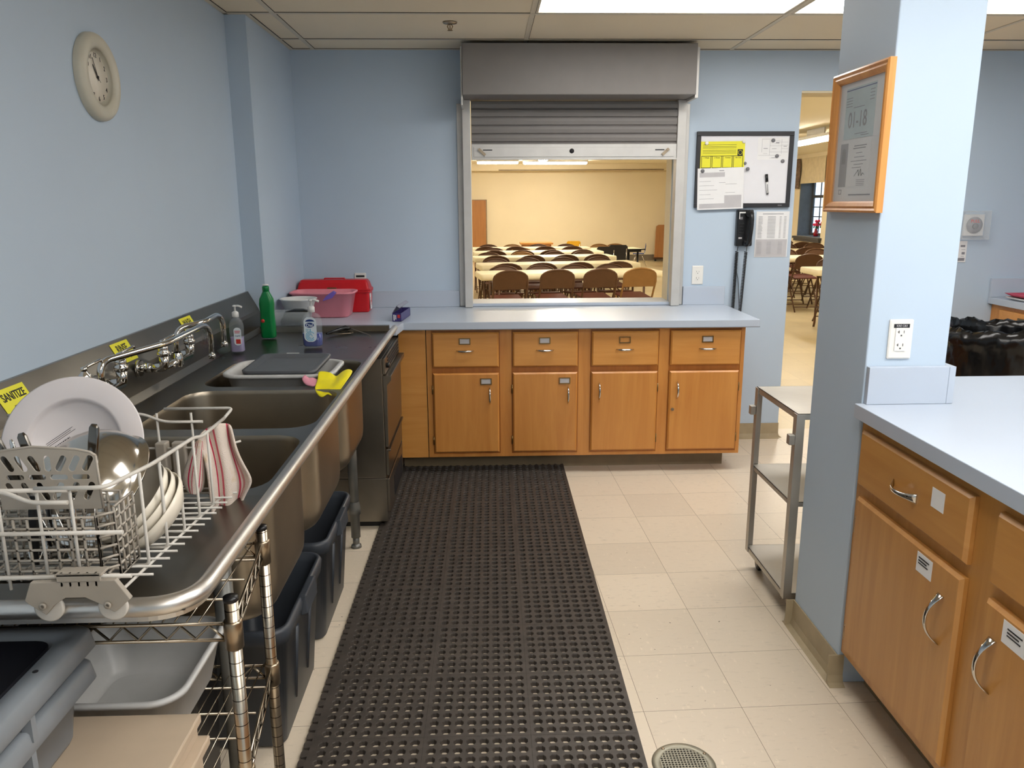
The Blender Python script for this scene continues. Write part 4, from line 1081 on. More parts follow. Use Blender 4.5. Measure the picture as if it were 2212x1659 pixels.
# base grid
for x in (RX0, -.93, -.81, -.69, RX1): tube(bm, [(x, RY0, zb(RY0)), (x, RY1, zb(RY1))], .0028, 6)
y = 1.21
while y < RY1: tube(bm, [(RX0-.005, y, zb(y)+.004), (RX1+.028, y, zb(y)+.004)], .0022, 6); y += .034
ob('base_wires', bm, 'rack_vinyl', t)
bm = B()
for x0, x1, z in ((-1.05, -.640, .165), (-1.05, -.565, .095), (-1.05, -.560, .022)):
    tube(bm, [(x0, RY0-.001, ZN+z-.0), (x1, RY0-.001, ZN+z)], .0036, 8)
for x in (-.99, -.93, -.87, -.81, -.75, -.69, -.640): tube(bm, [(x, RY0+.003, ZN+.0), (x, RY0+.003, ZN+.165)], .0026, 6)
tube(bm, fillet([(-.83, RY0-.006, ZN+.166), (-.735, RY0-.006, ZN+.166), (-.695, RY0-.006, ZN+.147), (-.640, RY0-.006, ZN+.147)], .015), .0036, 8)
ob('front_wires', bm, 'rack_vinyl', t)
# right side: top rail slopes up then runs back, with uprights
bm = B()
rail = fillet([(-.690, RY0-.001, ZN+.168), (-.585, RY0-.001, ZN+.168), (RX1+.006, 1.30, 1.085), (RX1+.004, 1.50, 1.072), (RX1+.002, 1.545, 1.060), (RX1, 1.69, 1.058)], .02)
tube(bm, rail, .0036, 8)
for y, zt in ((1.255, 1.085), (1.335, 1.078), (1.415, 1.074), (1.495, 1.070), (1.575, 1.060), (1.655, 1.057)):
    tube(bm, fillet([(RX1+.003, y, zt), (RX1+.003, y, zb(y)+.002), (RX1-.035, y, zb(y)+.002)], .01), .0028, 7)
ob('side_wires', bm, 'rack_vinyl', t)
bm = B()
tube(bm, fillet([(RX1, 1.69, 1.058), (RX1+.006, 1.735, 1.070), (-.72, 1.735, 1.070)], .012), .0033, 8)
tube(bm, fillet([(-1.05, 1.715, 1.065), (-.76, 1.715, 1.065), (-.715, 1.715, 1.045), (-.63, 1.715, 1.045)], .02), .0033, 8)
tube(bm, [(-1.05, 1.715, .985), (-.60, 1.715, .985), (RX1+.02, 1.73, .995)], .0028, 6)
for x in (-1.02, -.95, -.88, -.80, -.73, -.655): tube(bm, [(x, 1.717, 1.065 if x > -.9 or 1 else 1), (x, 1.717, ZF)], .0028, 6)
ob('back_wires', bm, 'rack_vinyl', t)
for y in (1.30, 1.37, 1.44, 1.51, 1.58):
    for x in (-.70, -.77, -.84, -.91): ob('tine', T(fillet([(x, y, zb(y)+.004), (x, y+.01, zb(y)+.06), (x, y+.022, zb(y)+.075)], .01), .0020, 6), 'rack_vinyl', t)
ob('clip', boxes([(-.735, -.712, 1.700, 1.728, .93, 1.0), (-.700, -.672, 1.704, 1.724, .905, 1.0)]), 'rack_plastic', t, bev=.003)
# wheel carriage hooked on the near side
bm = B(); y0 = RY0-.030
pts = [(-.700, .952), (-.572, .954), (-.556, .928), (-.552, .922), (-.572, .905), (-.578, .900), (-.594, .912), (-.620, .926), (-.650, .926), (-.668, .914), (-.682, .898), (-.706, .916), (-.712, .922)]
prism(bm, [(x, y0, z) for x, z in pts], (0, .010, 0))
cr = ob('wheel_carriage', bm, 'rack_plastic', t, bev=.0012)
ob('clip', boxes([(-.660, -.590, y0-.003, y0+.024, .962, .966), (-.658, -.592, y0-.003, y0, .954, .966)]+[(-.655+i*.013, -.650+i*.013, y0, y0+.006, .944, .966) for i in range(5)]), 'rack_plastic', cr, bev=.001)
for x in (-.684, -.586):
    w_ = ob('wheel', lathe(B(), [(.004, -.003), (.020, -.003), (.0225, -.002), (.0225, .003), (.020, .004), (.004, .004)], 32, basis((x, y0+.015, .903), (1, 0, 0), (0, 0, 1))), 'rack_vinyl', cr)
    ob('axle', lathe(B(), [(.0026, 0), (.0055, 0), (.0055, .003), (.0026, .003)], 20, basis((x, y0-.0015, .914), (1, 0, 0), (0, 0, 1))), 'rack_plastic', w_)

# cutlery basket hanging inside the near side of the rack
t = thing('cutlery_basket', 'grey plastic lattice cutlery basket in the front of the dish rack', 'basket', (-.72, 1.23, .93))
bx0, bx1, by0, by1, bz0, bz1 = -.800, -.590, 1.176, 1.262, .934, 1.052
def lattice(bm, p, u, v, nu, nv, r=.0023):
    p, u, v = Vector(p), Vector(u), Vector(v); n = u.cross(v).normalized()
    for i in range(nu+1):
        a = p+u*i/nu; tube(bm, [a, a+v], r, 4)
    for j in range(nv+1):
        a = p+v*j/nv; tube(bm, [a, a+u], r, 4)
bm = B()
lattice(bm, (bx0, by0, bz0), (bx1-bx0-.02, 0, 0), (0, 0, bz1-bz0-.012), 9, 6)
lattice(bm, (bx0, by1, bz0), (bx1-bx0-.02, 0, 0), (0, 0, bz1-bz0), 9, 6)
lattice(bm, (bx1, by0+.018, bz0), (0, by1-by0-.018, 0), (0, 0, bz1-bz0-.002), 4, 6)
lattice(bm, (bx1-.02, by0, bz0), (.02, .018, 0), (0, 0, bz1-bz0-.01), 1, 6)
lattice(bm, (bx0, by0, bz0), (bx1-bx0, 0, 0), (0, by1-by0, 0), 9, 4)
ob('lattice', bm, 'basket_plastic', t)
# tall slotted handle panel
bm = B()
PXa, PXb, PZa, PZb, PYb = -.772, -.618, 1.040, 1.140, 1.215
def slot_panel(bm):
    holes = []
    for k in range(7):
        x = PXa+.016+k*.0207; s = (.0045 if k < 3 else (.0 if k == 3 else -.0045))
        holes.append([(x-s, PZb-.016), (x+s, PZb-.032), .0054])
    for k in range(6):
        x = PXa+.018+k*.024; s = (.005 if k < 3 else -.005)
        holes.append([(x-s, PZb-.060), (x+s, PZb-.080), .0052])
    for k in range(4):
        x = PXa+.016+k*.034; holes.append([(x, PZb-.0465), (x+.019, PZb-.0465), .0044])
    # rows of strips between slots built as bars around capsule openings
    def capsule(a, b, r, n=8):
        a, b = Vector((a[0], a[1])), Vector((b[0], b[1])); d = (b-a).normalized(); an = math.atan2(d.y, d.x)
        return [(b.x+r*math.cos(an-PI/2+PI*i/n), b.y+r*math.sin(an-PI/2+PI*i/n)) for i in range(n+1)]+[(a.x+r*math.cos(an+PI/2+PI*i/n), a.y+r*math.sin(an+PI/2+PI*i/n)) for i in range(n+1)]
    return [capsule(*h) for h in holes]
caps = slot_panel(bm)
outl = [(PXa-.002, PZa), (PXb+.002, PZa), (PXb, PZb-.012), (PXb-.008, PZb-.006), (PXb-.03, PZb-.001), ((PXa+PXb)/2-.02, PZb+.004), (PXa+.01, PZb-.002), (PXa, PZb-.010)]
bmc = D.curves.new('tmpc', 'CURVE'); bmc.dimensions = '2D'; bmc.fill_mode = 'BOTH'; bmc.extrude = .0012
for loop in [outl]+caps:
    sp = bmc.splines.new('POLY'); sp.points.add(len(loop)-1); sp.use_cyclic_u = True
    for p, (x, z) in zip(sp.points, loop): p.co = (x, z, 0, 1)
oc = D.objects.new('tmpc', bmc); COL.objects.link(oc); bpy.context.evaluated_depsgraph_get().update()
mc = D.meshes.new_from_object(oc.evaluated_get(bpy.context.evaluated_depsgraph_get()))
bm.free(); bm = B(); bm.from_mesh(mc); D.objects.remove(oc); D.curves.remove(bmc); D.meshes.remove(mc)
bm.transform(Matrix.Translation((0, PYb, 0)) @ Matrix.Rotation(PI/2, 4, 'X'))
tube(bm, [(x, PYb, z) for x, z in outl[2:]], .0022, 6); tube(bm, [(outl[1][0], PYb, outl[1][1]), (outl[2][0], PYb, outl[2][1])], .002, 6)
ob('handle_panel', bm, 'basket_plastic', t)

# dishes
def thick(prof, th):   # closed shell from outer profile
    return prof+[(max(0, r-(th if r > .01 else 0)), z+th) for r, z in prof[::-1]]
up = Vector((.10, -.93, .36)).normalized()
m = basis((-.795, 1.530, 1.045), up.orthogonal(), (0, 0, 1))
m = Matrix.Translation((-.815, 1.535, 1.052)) @ Vector((0, 0, 1)).rotation_difference(up).to_matrix().to_4x4()
pl = ob('plate', lathe(B(), [(0, -.006), (.078, -.006), (.084, -.008), (.088, .003), (.092, .010), (.1300, .013), (.1325, .0155), (.130, .0165), (.092, .0135), (.0875, .0125), (.0845, .004), (.080, -.002), (0, -.0025)], 72, m), 'plate_white')
tag(pl, 'large white round plate standing upright at the back of the dish rack', 'plate')
mm = m @ Matrix.Translation((-.0, -.0, .0038))
ex = (m.to_3x3().inverted() @ Vector((1, 0, 0))); ey = (m.to_3x3().inverted() @ Vector((0, 0, 1)))
ex.z = 0; ey.z = 0; ex.normalize(); ey = Vector((-ex.y, ex.x, 0))
def pm(x, y): return m @ (ex*x+ey*y+Vector((0, 0, -.0020)))
lb = basis(pm(-.020, .000), (m.to_3x3() @ (ex*.80+ey*.60)), (m.to_3x3() @ (ey*.80-ex*.60)))
rs = []; x = -.026
random.seed(3)
for i in range(12):
    w_ = random.choice((.0010, .0016, .0024)); rs.append((x, x+w_, -.006, .008)); x += w_+.0016
rs += [(-.030, .030, .014, .0148), (-.030, .022, .0175, .0183), (-.030, .028, .021, .0218), (-.030, .028, -.013, -.0122), (-.026, .024, -.0165, -.0157), (-.026, .012, -.020, -.0192), (-.006, .020, -.027, -.024)]
ob('barcode_sticker', quadstrip(lb, rs, .0004), 'frame_black', pl)
# steel bowl: base towards upper left, rim lower right
ax = Vector((.40, .38, -.58)).normalized()
m = Matrix.Translation((-.768, 1.345, 1.066)) @ Vector((0, 0, 1)).rotation_difference(ax).to_matrix().to_4x4() @ Matrix.Scale(1.22, 4)
pr = [(0, .002), (.030, .002), (.0305, 0), (.034, 0), (.036, .004)]+[(.036+.066*math.sin(a), .004+.072*(1-math.cos(a))) for a in [PI/2*i/9 for i in range(1, 10)]]
pr += [(.107, .078), (.107, .080), (.101, .079)]+[(.034+.066*math.sin(a), .006+.072*(1-math.cos(a))) for a in [PI/2*i/9 for i in range(9, 0, -1)]]+[(0, .006)]
tag(ob('mixing_bowl', lathe(B(), pr, 64, m), 'bowl_steel'), 'shiny stainless steel mixing bowl turned over in the dish rack', 'bowl')
# three cream bowls leaning, openings to the upper left
ax = Vector((-.50, -.36, .68)).normalized()
for k in range(3):
    o_ = Vector((-.628+k*.011, 1.395+k*.004, .946-k*.0105+.012))
    m = Matrix.Translation(o_) @ Vector((0, 0, 1)).rotation_difference(ax).to_matrix().to_4x4()
    pr = [(0, 0), (.032, 0), (.034, .001), (.060, .010), (.078, .030), (.0805, .040), (.079, .0405), (.076, .031), (.058, .013), (.032, .004), (0, .004)]
    o2 = ob('cereal_bowl', lathe(B(), [(r*1.04, z*1.08) for r, z in pr], 48, m), 'bowl_cream')
    tag(o2, ['cream bowl leaning in the dish rack, innermost of three nested ones against the steel bowl', 'cream bowl in the dish rack, middle one of three nested', 'cream bowl in the dish rack, outermost of three nested, nearest the sink edge'][k], 'bowl', 'cream bowls in the dish rack')
# utensils in the basket
def utensil(name, label, p0, p1, r, mat, blade=None, flat=.45):
    t = thing(name, label, 'utensil', p0)
    p0, p1 = Vector(p0), Vector(p1); d = (p1-p0).normalized(); m = Matrix.Translation(p0) @ Vector((0, 0, 1)).rotation_difference(d).to_matrix().to_4x4(); ln = (p1-p0).length
    hl = .115
    ob('handle', loft(B(), [(0, 0, ln-hl, 2*r*.8, 2*r*.8*flat, r*.3), (0, 0, ln-.03, 2*r, 2*r*flat, r*.4), (0, 0, ln-.006, 2*r*.9, 2*r*flat, r*.4), (0, 0, ln, 2*r*.5, r*flat, r*.2)], mx=m, n=4), mat, t)
    bw = blade or r
    ob('blade' if blade else 'neck', loft(B(), [(0, 0, 0, bw*1.2, .0015, .0005), (0, 0, .02, bw*2, .002, .0008), (0, 0, ln-hl, bw*1.1, .003, .001)], mx=m, n=2), 'chrome', t)
    return t
utensil('knife', 'thick chrome handled knife standing in the cutlery basket, leftmost', (-.715, 1.24, .950), (-.785, 1.232, 1.165), .0095, 'knife_steel', .010)
utensil('fork', 'thin chrome fork handle between two thick ones in the cutlery basket', (-.715, 1.22, .950), (-.758, 1.236, 1.150), .0040, 'chrome')
utensil('knife', 'thick chrome handled knife in the cutlery basket, right of the thin fork', (-.690, 1.23, .950), (-.742, 1.238, 1.160), .0085, 'knife_steel', .012)
utensil('spatula', 'long grey steel spatula handle leaning across the mixing bowl', (-.655, 1.225, .945), (-.628, 1.243, 1.172), .0085, 'knife_steel', .010)
utensil('serving_spoon', 'steel serving spoon standing low in the cutlery basket', (-.670, 1.215, .950), (-.668, 1.225, 1.055), .005, 'chrome', .014)
utensil('ladle', 'dark handled ladle standing low in the cutlery basket', (-.735, 1.215, .948), (-.728, 1.222, 1.060), .008, 'black_plastic', .012)
# drinking glass and clear container at far left of the rack
t = tag(ob('drinking_glass', lathe(B(), [(0, 0), (.030, 0), (.036, .11), (.034, .11), (.028, .004), (0, .004)], 32, Matrix.Translation((-.905, 1.36, 1.065)) @ Matrix.Rotation(PI*.93, 4, 'X')), 'clear_bottle'), 'clear drinking glass upside down at the left end of the dish rack', 'glass')

# striped towel draped over the far right corner of the rack
# outer panel: hangs from the corner, widest where one corner points right, gathered at the foot
E_ = [[(-0.603, 1.6, 1.043), (-0.606, 1.665, 1.044), (-0.567, 1.625, 1.066), (-0.572, 1.7, 1.045), (-0.552, 1.665, 1.049)], [(-0.597, 1.6, 1.019), (-0.601, 1.665, 1.018), (-0.564, 1.625, 1.041), (-0.572, 1.7, 1.005), (-0.548, 1.665, 1.003)], [(-0.59, 1.6, 0.997), (-0.595, 1.665, 0.987), (-0.562, 1.625, 1.005), (-0.564, 1.7, 0.966), (-0.537, 1.665, 0.969)], [(-0.587, 1.6, 0.958), (-0.591, 1.665, 0.941), (-0.555, 1.625, 0.96), (-0.554, 1.7, 0.928), (-0.523, 1.665, 0.94)], [(-0.586, 1.6, 0.924), (-0.592, 1.665, 0.9), (-0.556, 1.625, 0.92), (-0.55, 1.7, 0.898), (-0.516, 1.665, 0.919)], [(-0.586, 1.6, 0.89), (-0.593, 1.665, 0.865), (-0.556, 1.625, 0.886), (-0.564, 1.7, 0.863), (-0.536, 1.665, 0.893)], [(-0.585, 1.6, 0.859), (-0.595, 1.665, 0.832), (-0.564, 1.625, 0.854), (-0.578, 1.7, 0.833), (-0.555, 1.665, 0.846)], [(-0.583, 1.6, 0.838), (-0.598, 1.665, 0.805), (-0.575, 1.625, 0.822), (-0.592, 1.7, 0.799), (-0.568, 1.665, 0.82)]]
tw = sheet_mesh('dish_towel', [[r[k] for r in E_] for k in range(5)], 'terry', th=.0045, sub=3); tag(tw, 'cream terry towel with red stripes hanging over the far corner of the dish rack', 'towel')
I_ = [[(-0.606, 1.6, 1.035), (-0.592, 1.585, 1.042), (-0.594, 1.61, 1.032)], [(-0.625, 1.6, 0.997), (-0.602, 1.585, 0.996), (-0.596, 1.61, 0.988)], [(-0.642, 1.6, 0.953), (-0.61, 1.585, 0.958), (-0.598, 1.61, 0.952)], [(-0.636, 1.6, 0.931), (-0.613, 1.585, 0.933), (-0.605, 1.61, 0.921)], [(-0.627, 1.6, 0.92), (-0.616, 1.585, 0.924), (-0.617, 1.61, 0.914)]]
sheet_mesh('inner_fold', [[r[k] for r in I_] for k in range(3)], 'terry', tw, th=.0045)

# ------------------------------------------------------------------ wall things
# clock on the left wall
t = thing('wall_clock', 'round cream wall clock with moulded rim high on the left wall', 'clock', (-1.2245, 2.70, 1.905))
m = basis((-1.2242, 2.690, 1.905), (0, 1, 0), (0, 0, 1))
m = m @ Matrix.Diagonal((.88, .88, .80, 1))
R0 = .150
prf = [(.085, .010), (.098, .016)]+[(.122+.028*math.cos(a), .012+.026*math.sin(a)) for a in [PI-.3-(PI-.3)*i/10 for i in range(11)]]+[(R0, 0)]
ob('case', lathe(B(), [(0, 0), (.086, 0)]+prf, 64, m), 'clock_case', t)
fc = ob('dial', lathe(B(), [(0, .010), (.0945, .010), (.0945, .0085)], 48, m), 'clock_face', t)
for k in range(12):
    a = PI/2-(k+1)*PI/6; s = str(k+1)
    lettering(s, .023, m @ Matrix.Translation((.074*math.cos(a), .074*math.sin(a), .0108)), 'ink', fc, name='numeral')
def hand(an, ln, w, z, back=.012):
    mm = m @ Matrix.Translation((0, 0, z)) @ Matrix.Rotation(-an, 4, 'Z')
    return quadstrip(mm, [(-w, w, -back, ln)], .0008)
ob('hour_hand', hand(math.radians(-33), .048, .0022, .0125), 'ink', t)
ob('minute_hand', hand(math.radians(-24), .068, .0016, .0138), 'ink', t)
ob('second_hand', hand(math.radians(-42), .050, .0007, .0150, .022), 'ink', t)
ob('hub', lathe(B(), [(0, .012), (.005, .012), (.005, .0165), (0, .017)], 16, m), 'ink', t)

# whiteboard and the things on it (far wall)
wx0, wx1, wz0, wz1 = 1.280, 1.872, 1.483, 1.930
YB = YW-.001
t = thing('whiteboard', 'black framed magnetic whiteboard on the far wall above the phone', 'whiteboard', ((wx0+wx1)/2, YB, 1.7))
ob('surface', bx(wx0+.024, wx1-.024, YB-.010, YB-.001, wz0+.024, wz1-.024), 'board_white', t)
ob('frame', boxes([(wx0, wx1, YB-.020, YB-.001, wz0, wz0+.025), (wx0, wx1, YB-.020, YB-.001, wz1-.025, wz1), (wx0, wx0+.025, YB-.020, YB-.001, wz0+.025, wz1-.025), (wx1-.025, wx1, YB-.020, YB-.001, wz0+.025, wz1-.025)]), 'frame_black', t, bev=.002)
ob('maker_plate', bx(wx1-.075, wx1-.050, YB-.0208, YB-.0202, wz0+.008, wz0+.015), 'magnet_grey', t)
def fm(x, z, y): return basis((x, y, z), (1, 0, 0), (0, 0, 1))
pl = quadstrip(fm(0, 0, YB-.0105), [(a, a+.001, c, d) for a, c, d in ((1.680, 1.81, 1.885), (1.728, 1.79, 1.885), (1.800, 1.80, 1.885))]+[(a, b, c, c+.001) for a, b, c in ((1.680, 1.728, 1.885), (1.728, 1.80, 1.846), (1.728, 1.80, 1.81), (1.66, 1.80, 1.79), (1.76, 1.84, 1.868), (1.80, 1.84, 1.85), (1.80, 1.84, 1.83), (1.80, 1.84, 1.81), (1.69, 1.715, 1.80), (1.75, 1.79, 1.876), (1.755, 1.785, 1.86), (1.73, 1.765, 1.775))], .0003)
ob('floor_plan_lines', pl, 'ink_soft', t)
pp = ob('plan_sheet', bx(1.655, 1.845, YB-.0106, YB-.0101, 1.765, 1.895), 'paper_white'); tag(pp, 'white sheet with a printed floor plan at the upper right of the whiteboard', 'paper')
ob('print_lines', quadstrip(fm(0, 0, YB-.0109), [(1.690, 1.716, 1.83, 1.833), (1.742, 1.770, 1.829, 1.831), (1.742, 1.775, 1.776, 1.778), (1.812, 1.832, 1.842, 1.845), (1.765, 1.785, 1.862, 1.866)], .0002), 'ink_soft', pp)
# yellow chart in a clear sleeve
t = thing('laminated_chart', 'yellow laminated dishwashing chart at the upper left of the whiteboard', 'chart', (1.43, YB-.012, 1.8))
mY = fm(1.439, 1.790, YB-.0125) @ Matrix.Rotation(.01, 4, 'Z')
ob('sheet', quadstrip(mY, [(-.137, .137, -.083, .083)], .0008), 'yellow_sign', t)
bm = B()
for k in range(4):
    cx_ = -.096+k*.065
    for a, b, c_, d_ in ((cx_-.031, cx_-.028, -.07, -.004), (cx_+.026, cx_+.029, -.07, -.004), (cx_-.031, cx_+.029, -.073, -.069)): box(bm, a, b, c_, d_, .0009, .0013, mx=mY)
box(bm, -.127, .127, -.004, -.001, .0009, .0013, mx=mY); box(bm, .093, .125, -.001, .036, .0009, .0013, mx=mY)
for zz in (.014, .022, .030, .044, .052, .062): box(bm, -.12, .085, zz, zz+.0018, .0009, .0012, mx=mY)
ob('print', bm, 'ink', t)
for k, s in enumerate(('1 Wash', '2 Rinse', '3 Sanitize', 'Air Dry')):
    lettering(s, .0125 if k != 2 else .0105, mY @ Matrix.Translation((-.096+k*.065, -.012, .0012)), 'ink', t, wid=.9)
ob('round_emblem', tube(B(), [mY @ Vector((.109+.012*math.cos(a), .017+.012*math.sin(a), .0016)) for a in [2*PI*i/20 for i in range(20)]], .0012, 5, closed=True), 'yellow_sign', t)
# white memo
t = tag(ob('memo_sheet', quadstrip(fm(1.436, 1.600, YB-.0215) @ Matrix.Rotation(.03, 4, 'Z'), [(-.142, .142, -.128, .118)], .0008), 'paper_white'), 'white memo sheet overlapping the lower left frame of the whiteboard', 'paper')
mW = fm(1.436, 1.600, YB-.0224) @ Matrix.Rotation(.03, 4, 'Z')
ob('shaded_block', quadstrip(mW, [(-.130, .025, .065, .092)], .0003), 'paper_grey', t)
ob('shaded_block', quadstrip(mW, [(.025, .130, -.092, -.045), (-.130, .130, -.120, -.092)], .0003), 'paper_grey', t)
ob('print_lines', quadstrip(mW, [(-.13, -.06+.02*(i % 3), .04-i*.026, .0415-i*.026) for i in range(5)]+[(-.01, .02, .10, .104), (-.01, .03, .03, .0315), (.03, .10, .02, .0215), (.03, .09, -.03, -.0285)], .0002), 'ink_soft', t)
def magnet(x, z, y, mat, lbl, grp, r=.011):
    tag(ob('magnet', lathe(B(), [(0, 0), (r, 0), (r, .005), (r*.8, .007), (0, .007)], 20, fm(x, z, y)), mat), lbl, 'magnet', grp)
G_ = 'round grey magnets on the whiteboard'
magnet(1.746, 1.878, YB-.0115, 'magnet_grey', 'round grey magnet on the floor plan sheet, topmost on the whiteboard', G_)
magnet(1.775, 1.787, YB-.0115, 'magnet_grey', 'round grey magnet at the lower edge of the floor plan sheet', G_)
magnet(1.812, 1.757, YB-.0105, 'magnet_grey', 'round grey magnet alone near the right frame of the whiteboard', G_)
magnet(1.596, 1.711, YB-.0235, 'magnet_grey', 'round grey magnet at the top right corner of the white memo', G_)
magnet(1.320, 1.700, YB-.0235, 'magnet_grey', 'round grey magnet at the top left corner of the white memo', G_)
magnet(1.582, 1.745, YB-.0105, 'magnet_grey', 'round grey magnet half hidden behind the yellow chart edge', G_, .009)
magnet(1.340, 1.862, YB-.0140, 'outlet_white', 'pale round magnet on the upper left corner of the yellow chart', 'pale magnets on the yellow chart')
magnet(1.566, 1.872, YB-.0140, 'outlet_white', 'pale round magnet on the upper right corner of the yellow chart', 'pale magnets on the yellow chart')
t = thing('marker_pen', 'black capped white marker pen clipped upright on the whiteboard', 'marker', (1.72, YB-.02, 1.62))
p0, p1 = Vector((1.730, YB-.019, 1.560)), Vector((1.716, YB-.019, 1.680)); d = p1-p0
ob('cap', T([p0+d*.62, p1], .0085, 12), 'black_plastic', t); ob('barrel', T([p0+d*.06, p0+d*.615], .0070, 12), 'white_plastic', t); ob('tip_plug', T([p0, p0+d*.055], .0060, 12), 'black_plastic', t)
ob('print', quadstrip(basis(p0+d*.34+Vector((0, -.0072, 0)), d, (-1, 0, 0)), [(-.02, .02, -.0025, .0018)], .0003), 'ink_soft', t)
# sheet beside the phone
t = tag(ob('price_list', bx(1.676, 1.882, YB-.0015, YB-.0005, 1.178, 1.458), 'paper_white'), 'printed list taped to the far wall right of the phone', 'paper')
ob('lower_sheet', bx(1.681, 1.877, YB-.0022, YB-.0016, 1.181, 1.288), 'paper_grey', t)
mL = fm(0, 0, YB-.0024)
random.seed(5)
ob('print_lines', quadstrip(mL, [(1.715, 1.845, 1.441, 1.444)]+[(a, a+w_, z, z+.002) for z in [1.425-.0085*i for i in range(16)] for a, w_ in ((1.69, .02+.008*random.random()), (1.748, .05), (1.822, .012), (1.85, .015))], .0002), 'ink_soft', t)
ob('print_lines', quadstrip(mL, [(a, a+.028, z, z+.0015) for z in [1.270-.008*i for i in range(10)] for a in (1.69, 1.75, 1.82)], .0002), 'ink_soft', t)
# wall phone
t = thing('wall_phone', 'black corded push button phone on the far wall below the whiteboard', 'phone', (1.6, YW-.03, 1.35))
ob('base', loft(B(), [(0, 0, 0, .100, .220, .008), (0, 0, .030, .100, .220, .008), (0, 0, .036, .092, .212, .008)], mx=fm(1.598, 1.358, YW-.0005), n=3, smooth=False), 'black_plastic', t)
ob('cradle_plate', quadstrip(fm(1.598, 1.358, YW-.037), [(-.040, .040, .090, .098), (-.040, -.036, .055, .090)], .001), 'white_plastic', t)
hb = thing('x', 'x', 'x') if False else None
pts = [(1.618, YW-.066, 1.458), (1.620, YW-.088, 1.430), (1.618, YW-.092, 1.36), (1.612, YW-.088, 1.285), (1.608, YW-.066, 1.262)]
hs = ob('handset', T(fillet(pts, .02), .014, 12), 'black_plastic', t)
ob('earpiece', lathe(B(), [(0, 0), (.023, 0), (.025, .010), (.021, .028), (0, .032)], 24, fm(1.618, 1.444, YW-.0385)), 'black_plastic', hs)
ob('mouthpiece', lathe(B(), [(0, 0), (.022, 0), (.023, .010), (.018, .026), (0, .03)], 24, fm(1.610, 1.268, YW-.0385)), 'black_plastic', hs)
bm = B()
for r_ in range(4):
    for c_ in range(3): box(bm, 1.562+c_*.010, 1.570+c_*.010, YW-.041, YW-.037, 1.378-r_*.018, 1.388-r_*.018)
ob('keypad', bm, 'bin_black', t, bev=.001)
ob('number_card', quadstrip(fm(1.572, 1.298, YW-.0372), [(-.012, .010, -.005, .005)], .0008), 'paper_grey', t)
ob('emblem', quadstrip(fm(1.572, 1.418, YW-.0372), [(-.010, .008, -.008, .008)], .0008), 'magnet_grey', t)
def coil(p0, p1, turns, R1=.0088, r=.0026):
    p0, p1 = Vector(p0), Vector(p1); d = p1-p0; u = d.orthogonal().normalized(); v = d.normalized().cross(u); N = turns*9
    return tube(B(), [p0+d*i/N+(u*math.cos(2*PI*i/9)+v*math.sin(2*PI*i/9))*R1 for i in range(N+1)], r, 5)
t2_ = thing('phone_cord', 'black coiled phone cord hanging in a long loop below the wall phone', 'cord', (1.58, YW-.03, .9))
ob('coil', coil((1.560, YW-.022, 1.215), (1.548, YW-.03, .66), 62), 'black_plastic', t2_)
ob('coil', coil((1.606, YW-.055, 1.215), (1.590, YW-.03, .66), 60), 'black_plastic', t2_)
ob('lead', T([(1.566, YW-.02, 1.246), (1.562, YW-.02, 1.215)], .002, 6), 'black_plastic', t2_)
ob('lead', T([(1.609, YW-.06, 1.246), (1.607, YW-.058, 1.215)], .002, 6), 'black_plastic', t2_)
ob('lead', T([(1.555, YW-.012, 1.14), (1.580, YW-.010, 1.05), (1.598, YW-.012, .86), (1.60, YW-.012, .66)], .0018, 6), 'black_plastic', t2_)
ob('loop', T(fillet([(1.549, YW-.03, .655), (1.555, YW-.03, .60), (1.582, YW-.03, .60), (1.590, YW-.03, .655)], .03), .006, 8), 'black_plastic', t2_)

# framed certificates on the pillar side
t = thing('picture_frame', 'oak picture frame with two certificates on the shaded side of the pillar', 'picture frame', (PX0, 2.41, 1.68))
fy0, fy1, fz0, fz1 = 2.236, 2.592, 1.482, 1.893
m = basis((PX0-.0005, (fy0+fy1)/2, (fz0+fz1)/2), (0, -1, 0), (0, 0, 1)); W2, H2 = (fy1-fy0)/2, (fz1-fz0)/2
bm = B()
pf = [(0, 0), (0, .018), (.006, .022), (.012, .017), (.018, .020), (.028, .014), (.032, .010), (.032, 0)]
for (ax_, ay_), (bx_, by_) in (((-1, -1), (1, -1)), ((1, -1), (1, 1)), ((1, 1), (-1, 1)), ((-1, 1), (-1, -1))):
    ra = []; rb_ = []
    for d_, z_ in pf:
        ra.append(bm.verts.new(m @ Vector((ax_*(W2-d_), ay_*(H2-d_), z_)))); rb_.append(bm.verts.new(m @ Vector((bx_*(W2-d_), by_*(H2-d_), z_))))
    n = len(pf)
    for i in range(n): bm.faces.new((ra[i], ra[(i+1) % n], rb_[(i+1) % n], rb_[i]))
bmesh.ops.remove_doubles(bm, verts=bm.verts, dist=1e-5)
ob('moulding', bm, 'oak_frame', t)
ob('mat_board', quadstrip(m, [(-W2+.032, W2-.032, -H2+.032, H2-.032)], .003), 'paper_white', t)
ct = ob('permit', quadstrip(m @ Matrix.Translation((0, 0, .0032)), [(-.105, .085, .010, .158)], .0008), 'cert_green', t)
ob('permit_rule', quadstrip(m @ Matrix.Translation((0, 0, .0042)), [(-.105, .085, .150, .153)], .0003), 'label_blue', ct)
lettering('01-18', .066, m @ Matrix.Translation((-.020, .062, .0042)), 'ink_soft', ct, wid=.80)
ob('print_lines', quadstrip(m @ Matrix.Translation((0, 0, .0042)), [(-.10, -.06, .128-.008*i, .130-.008*i) for i in range(4)]+[(.05, .078, .138-.009*i, .140-.009*i) for i in range(4)]+[(-.05, .02, .098, .100), (-.03, .05, .022, .024), (.01, .06, .016, .018)], .0002), 'ink_soft', ct)
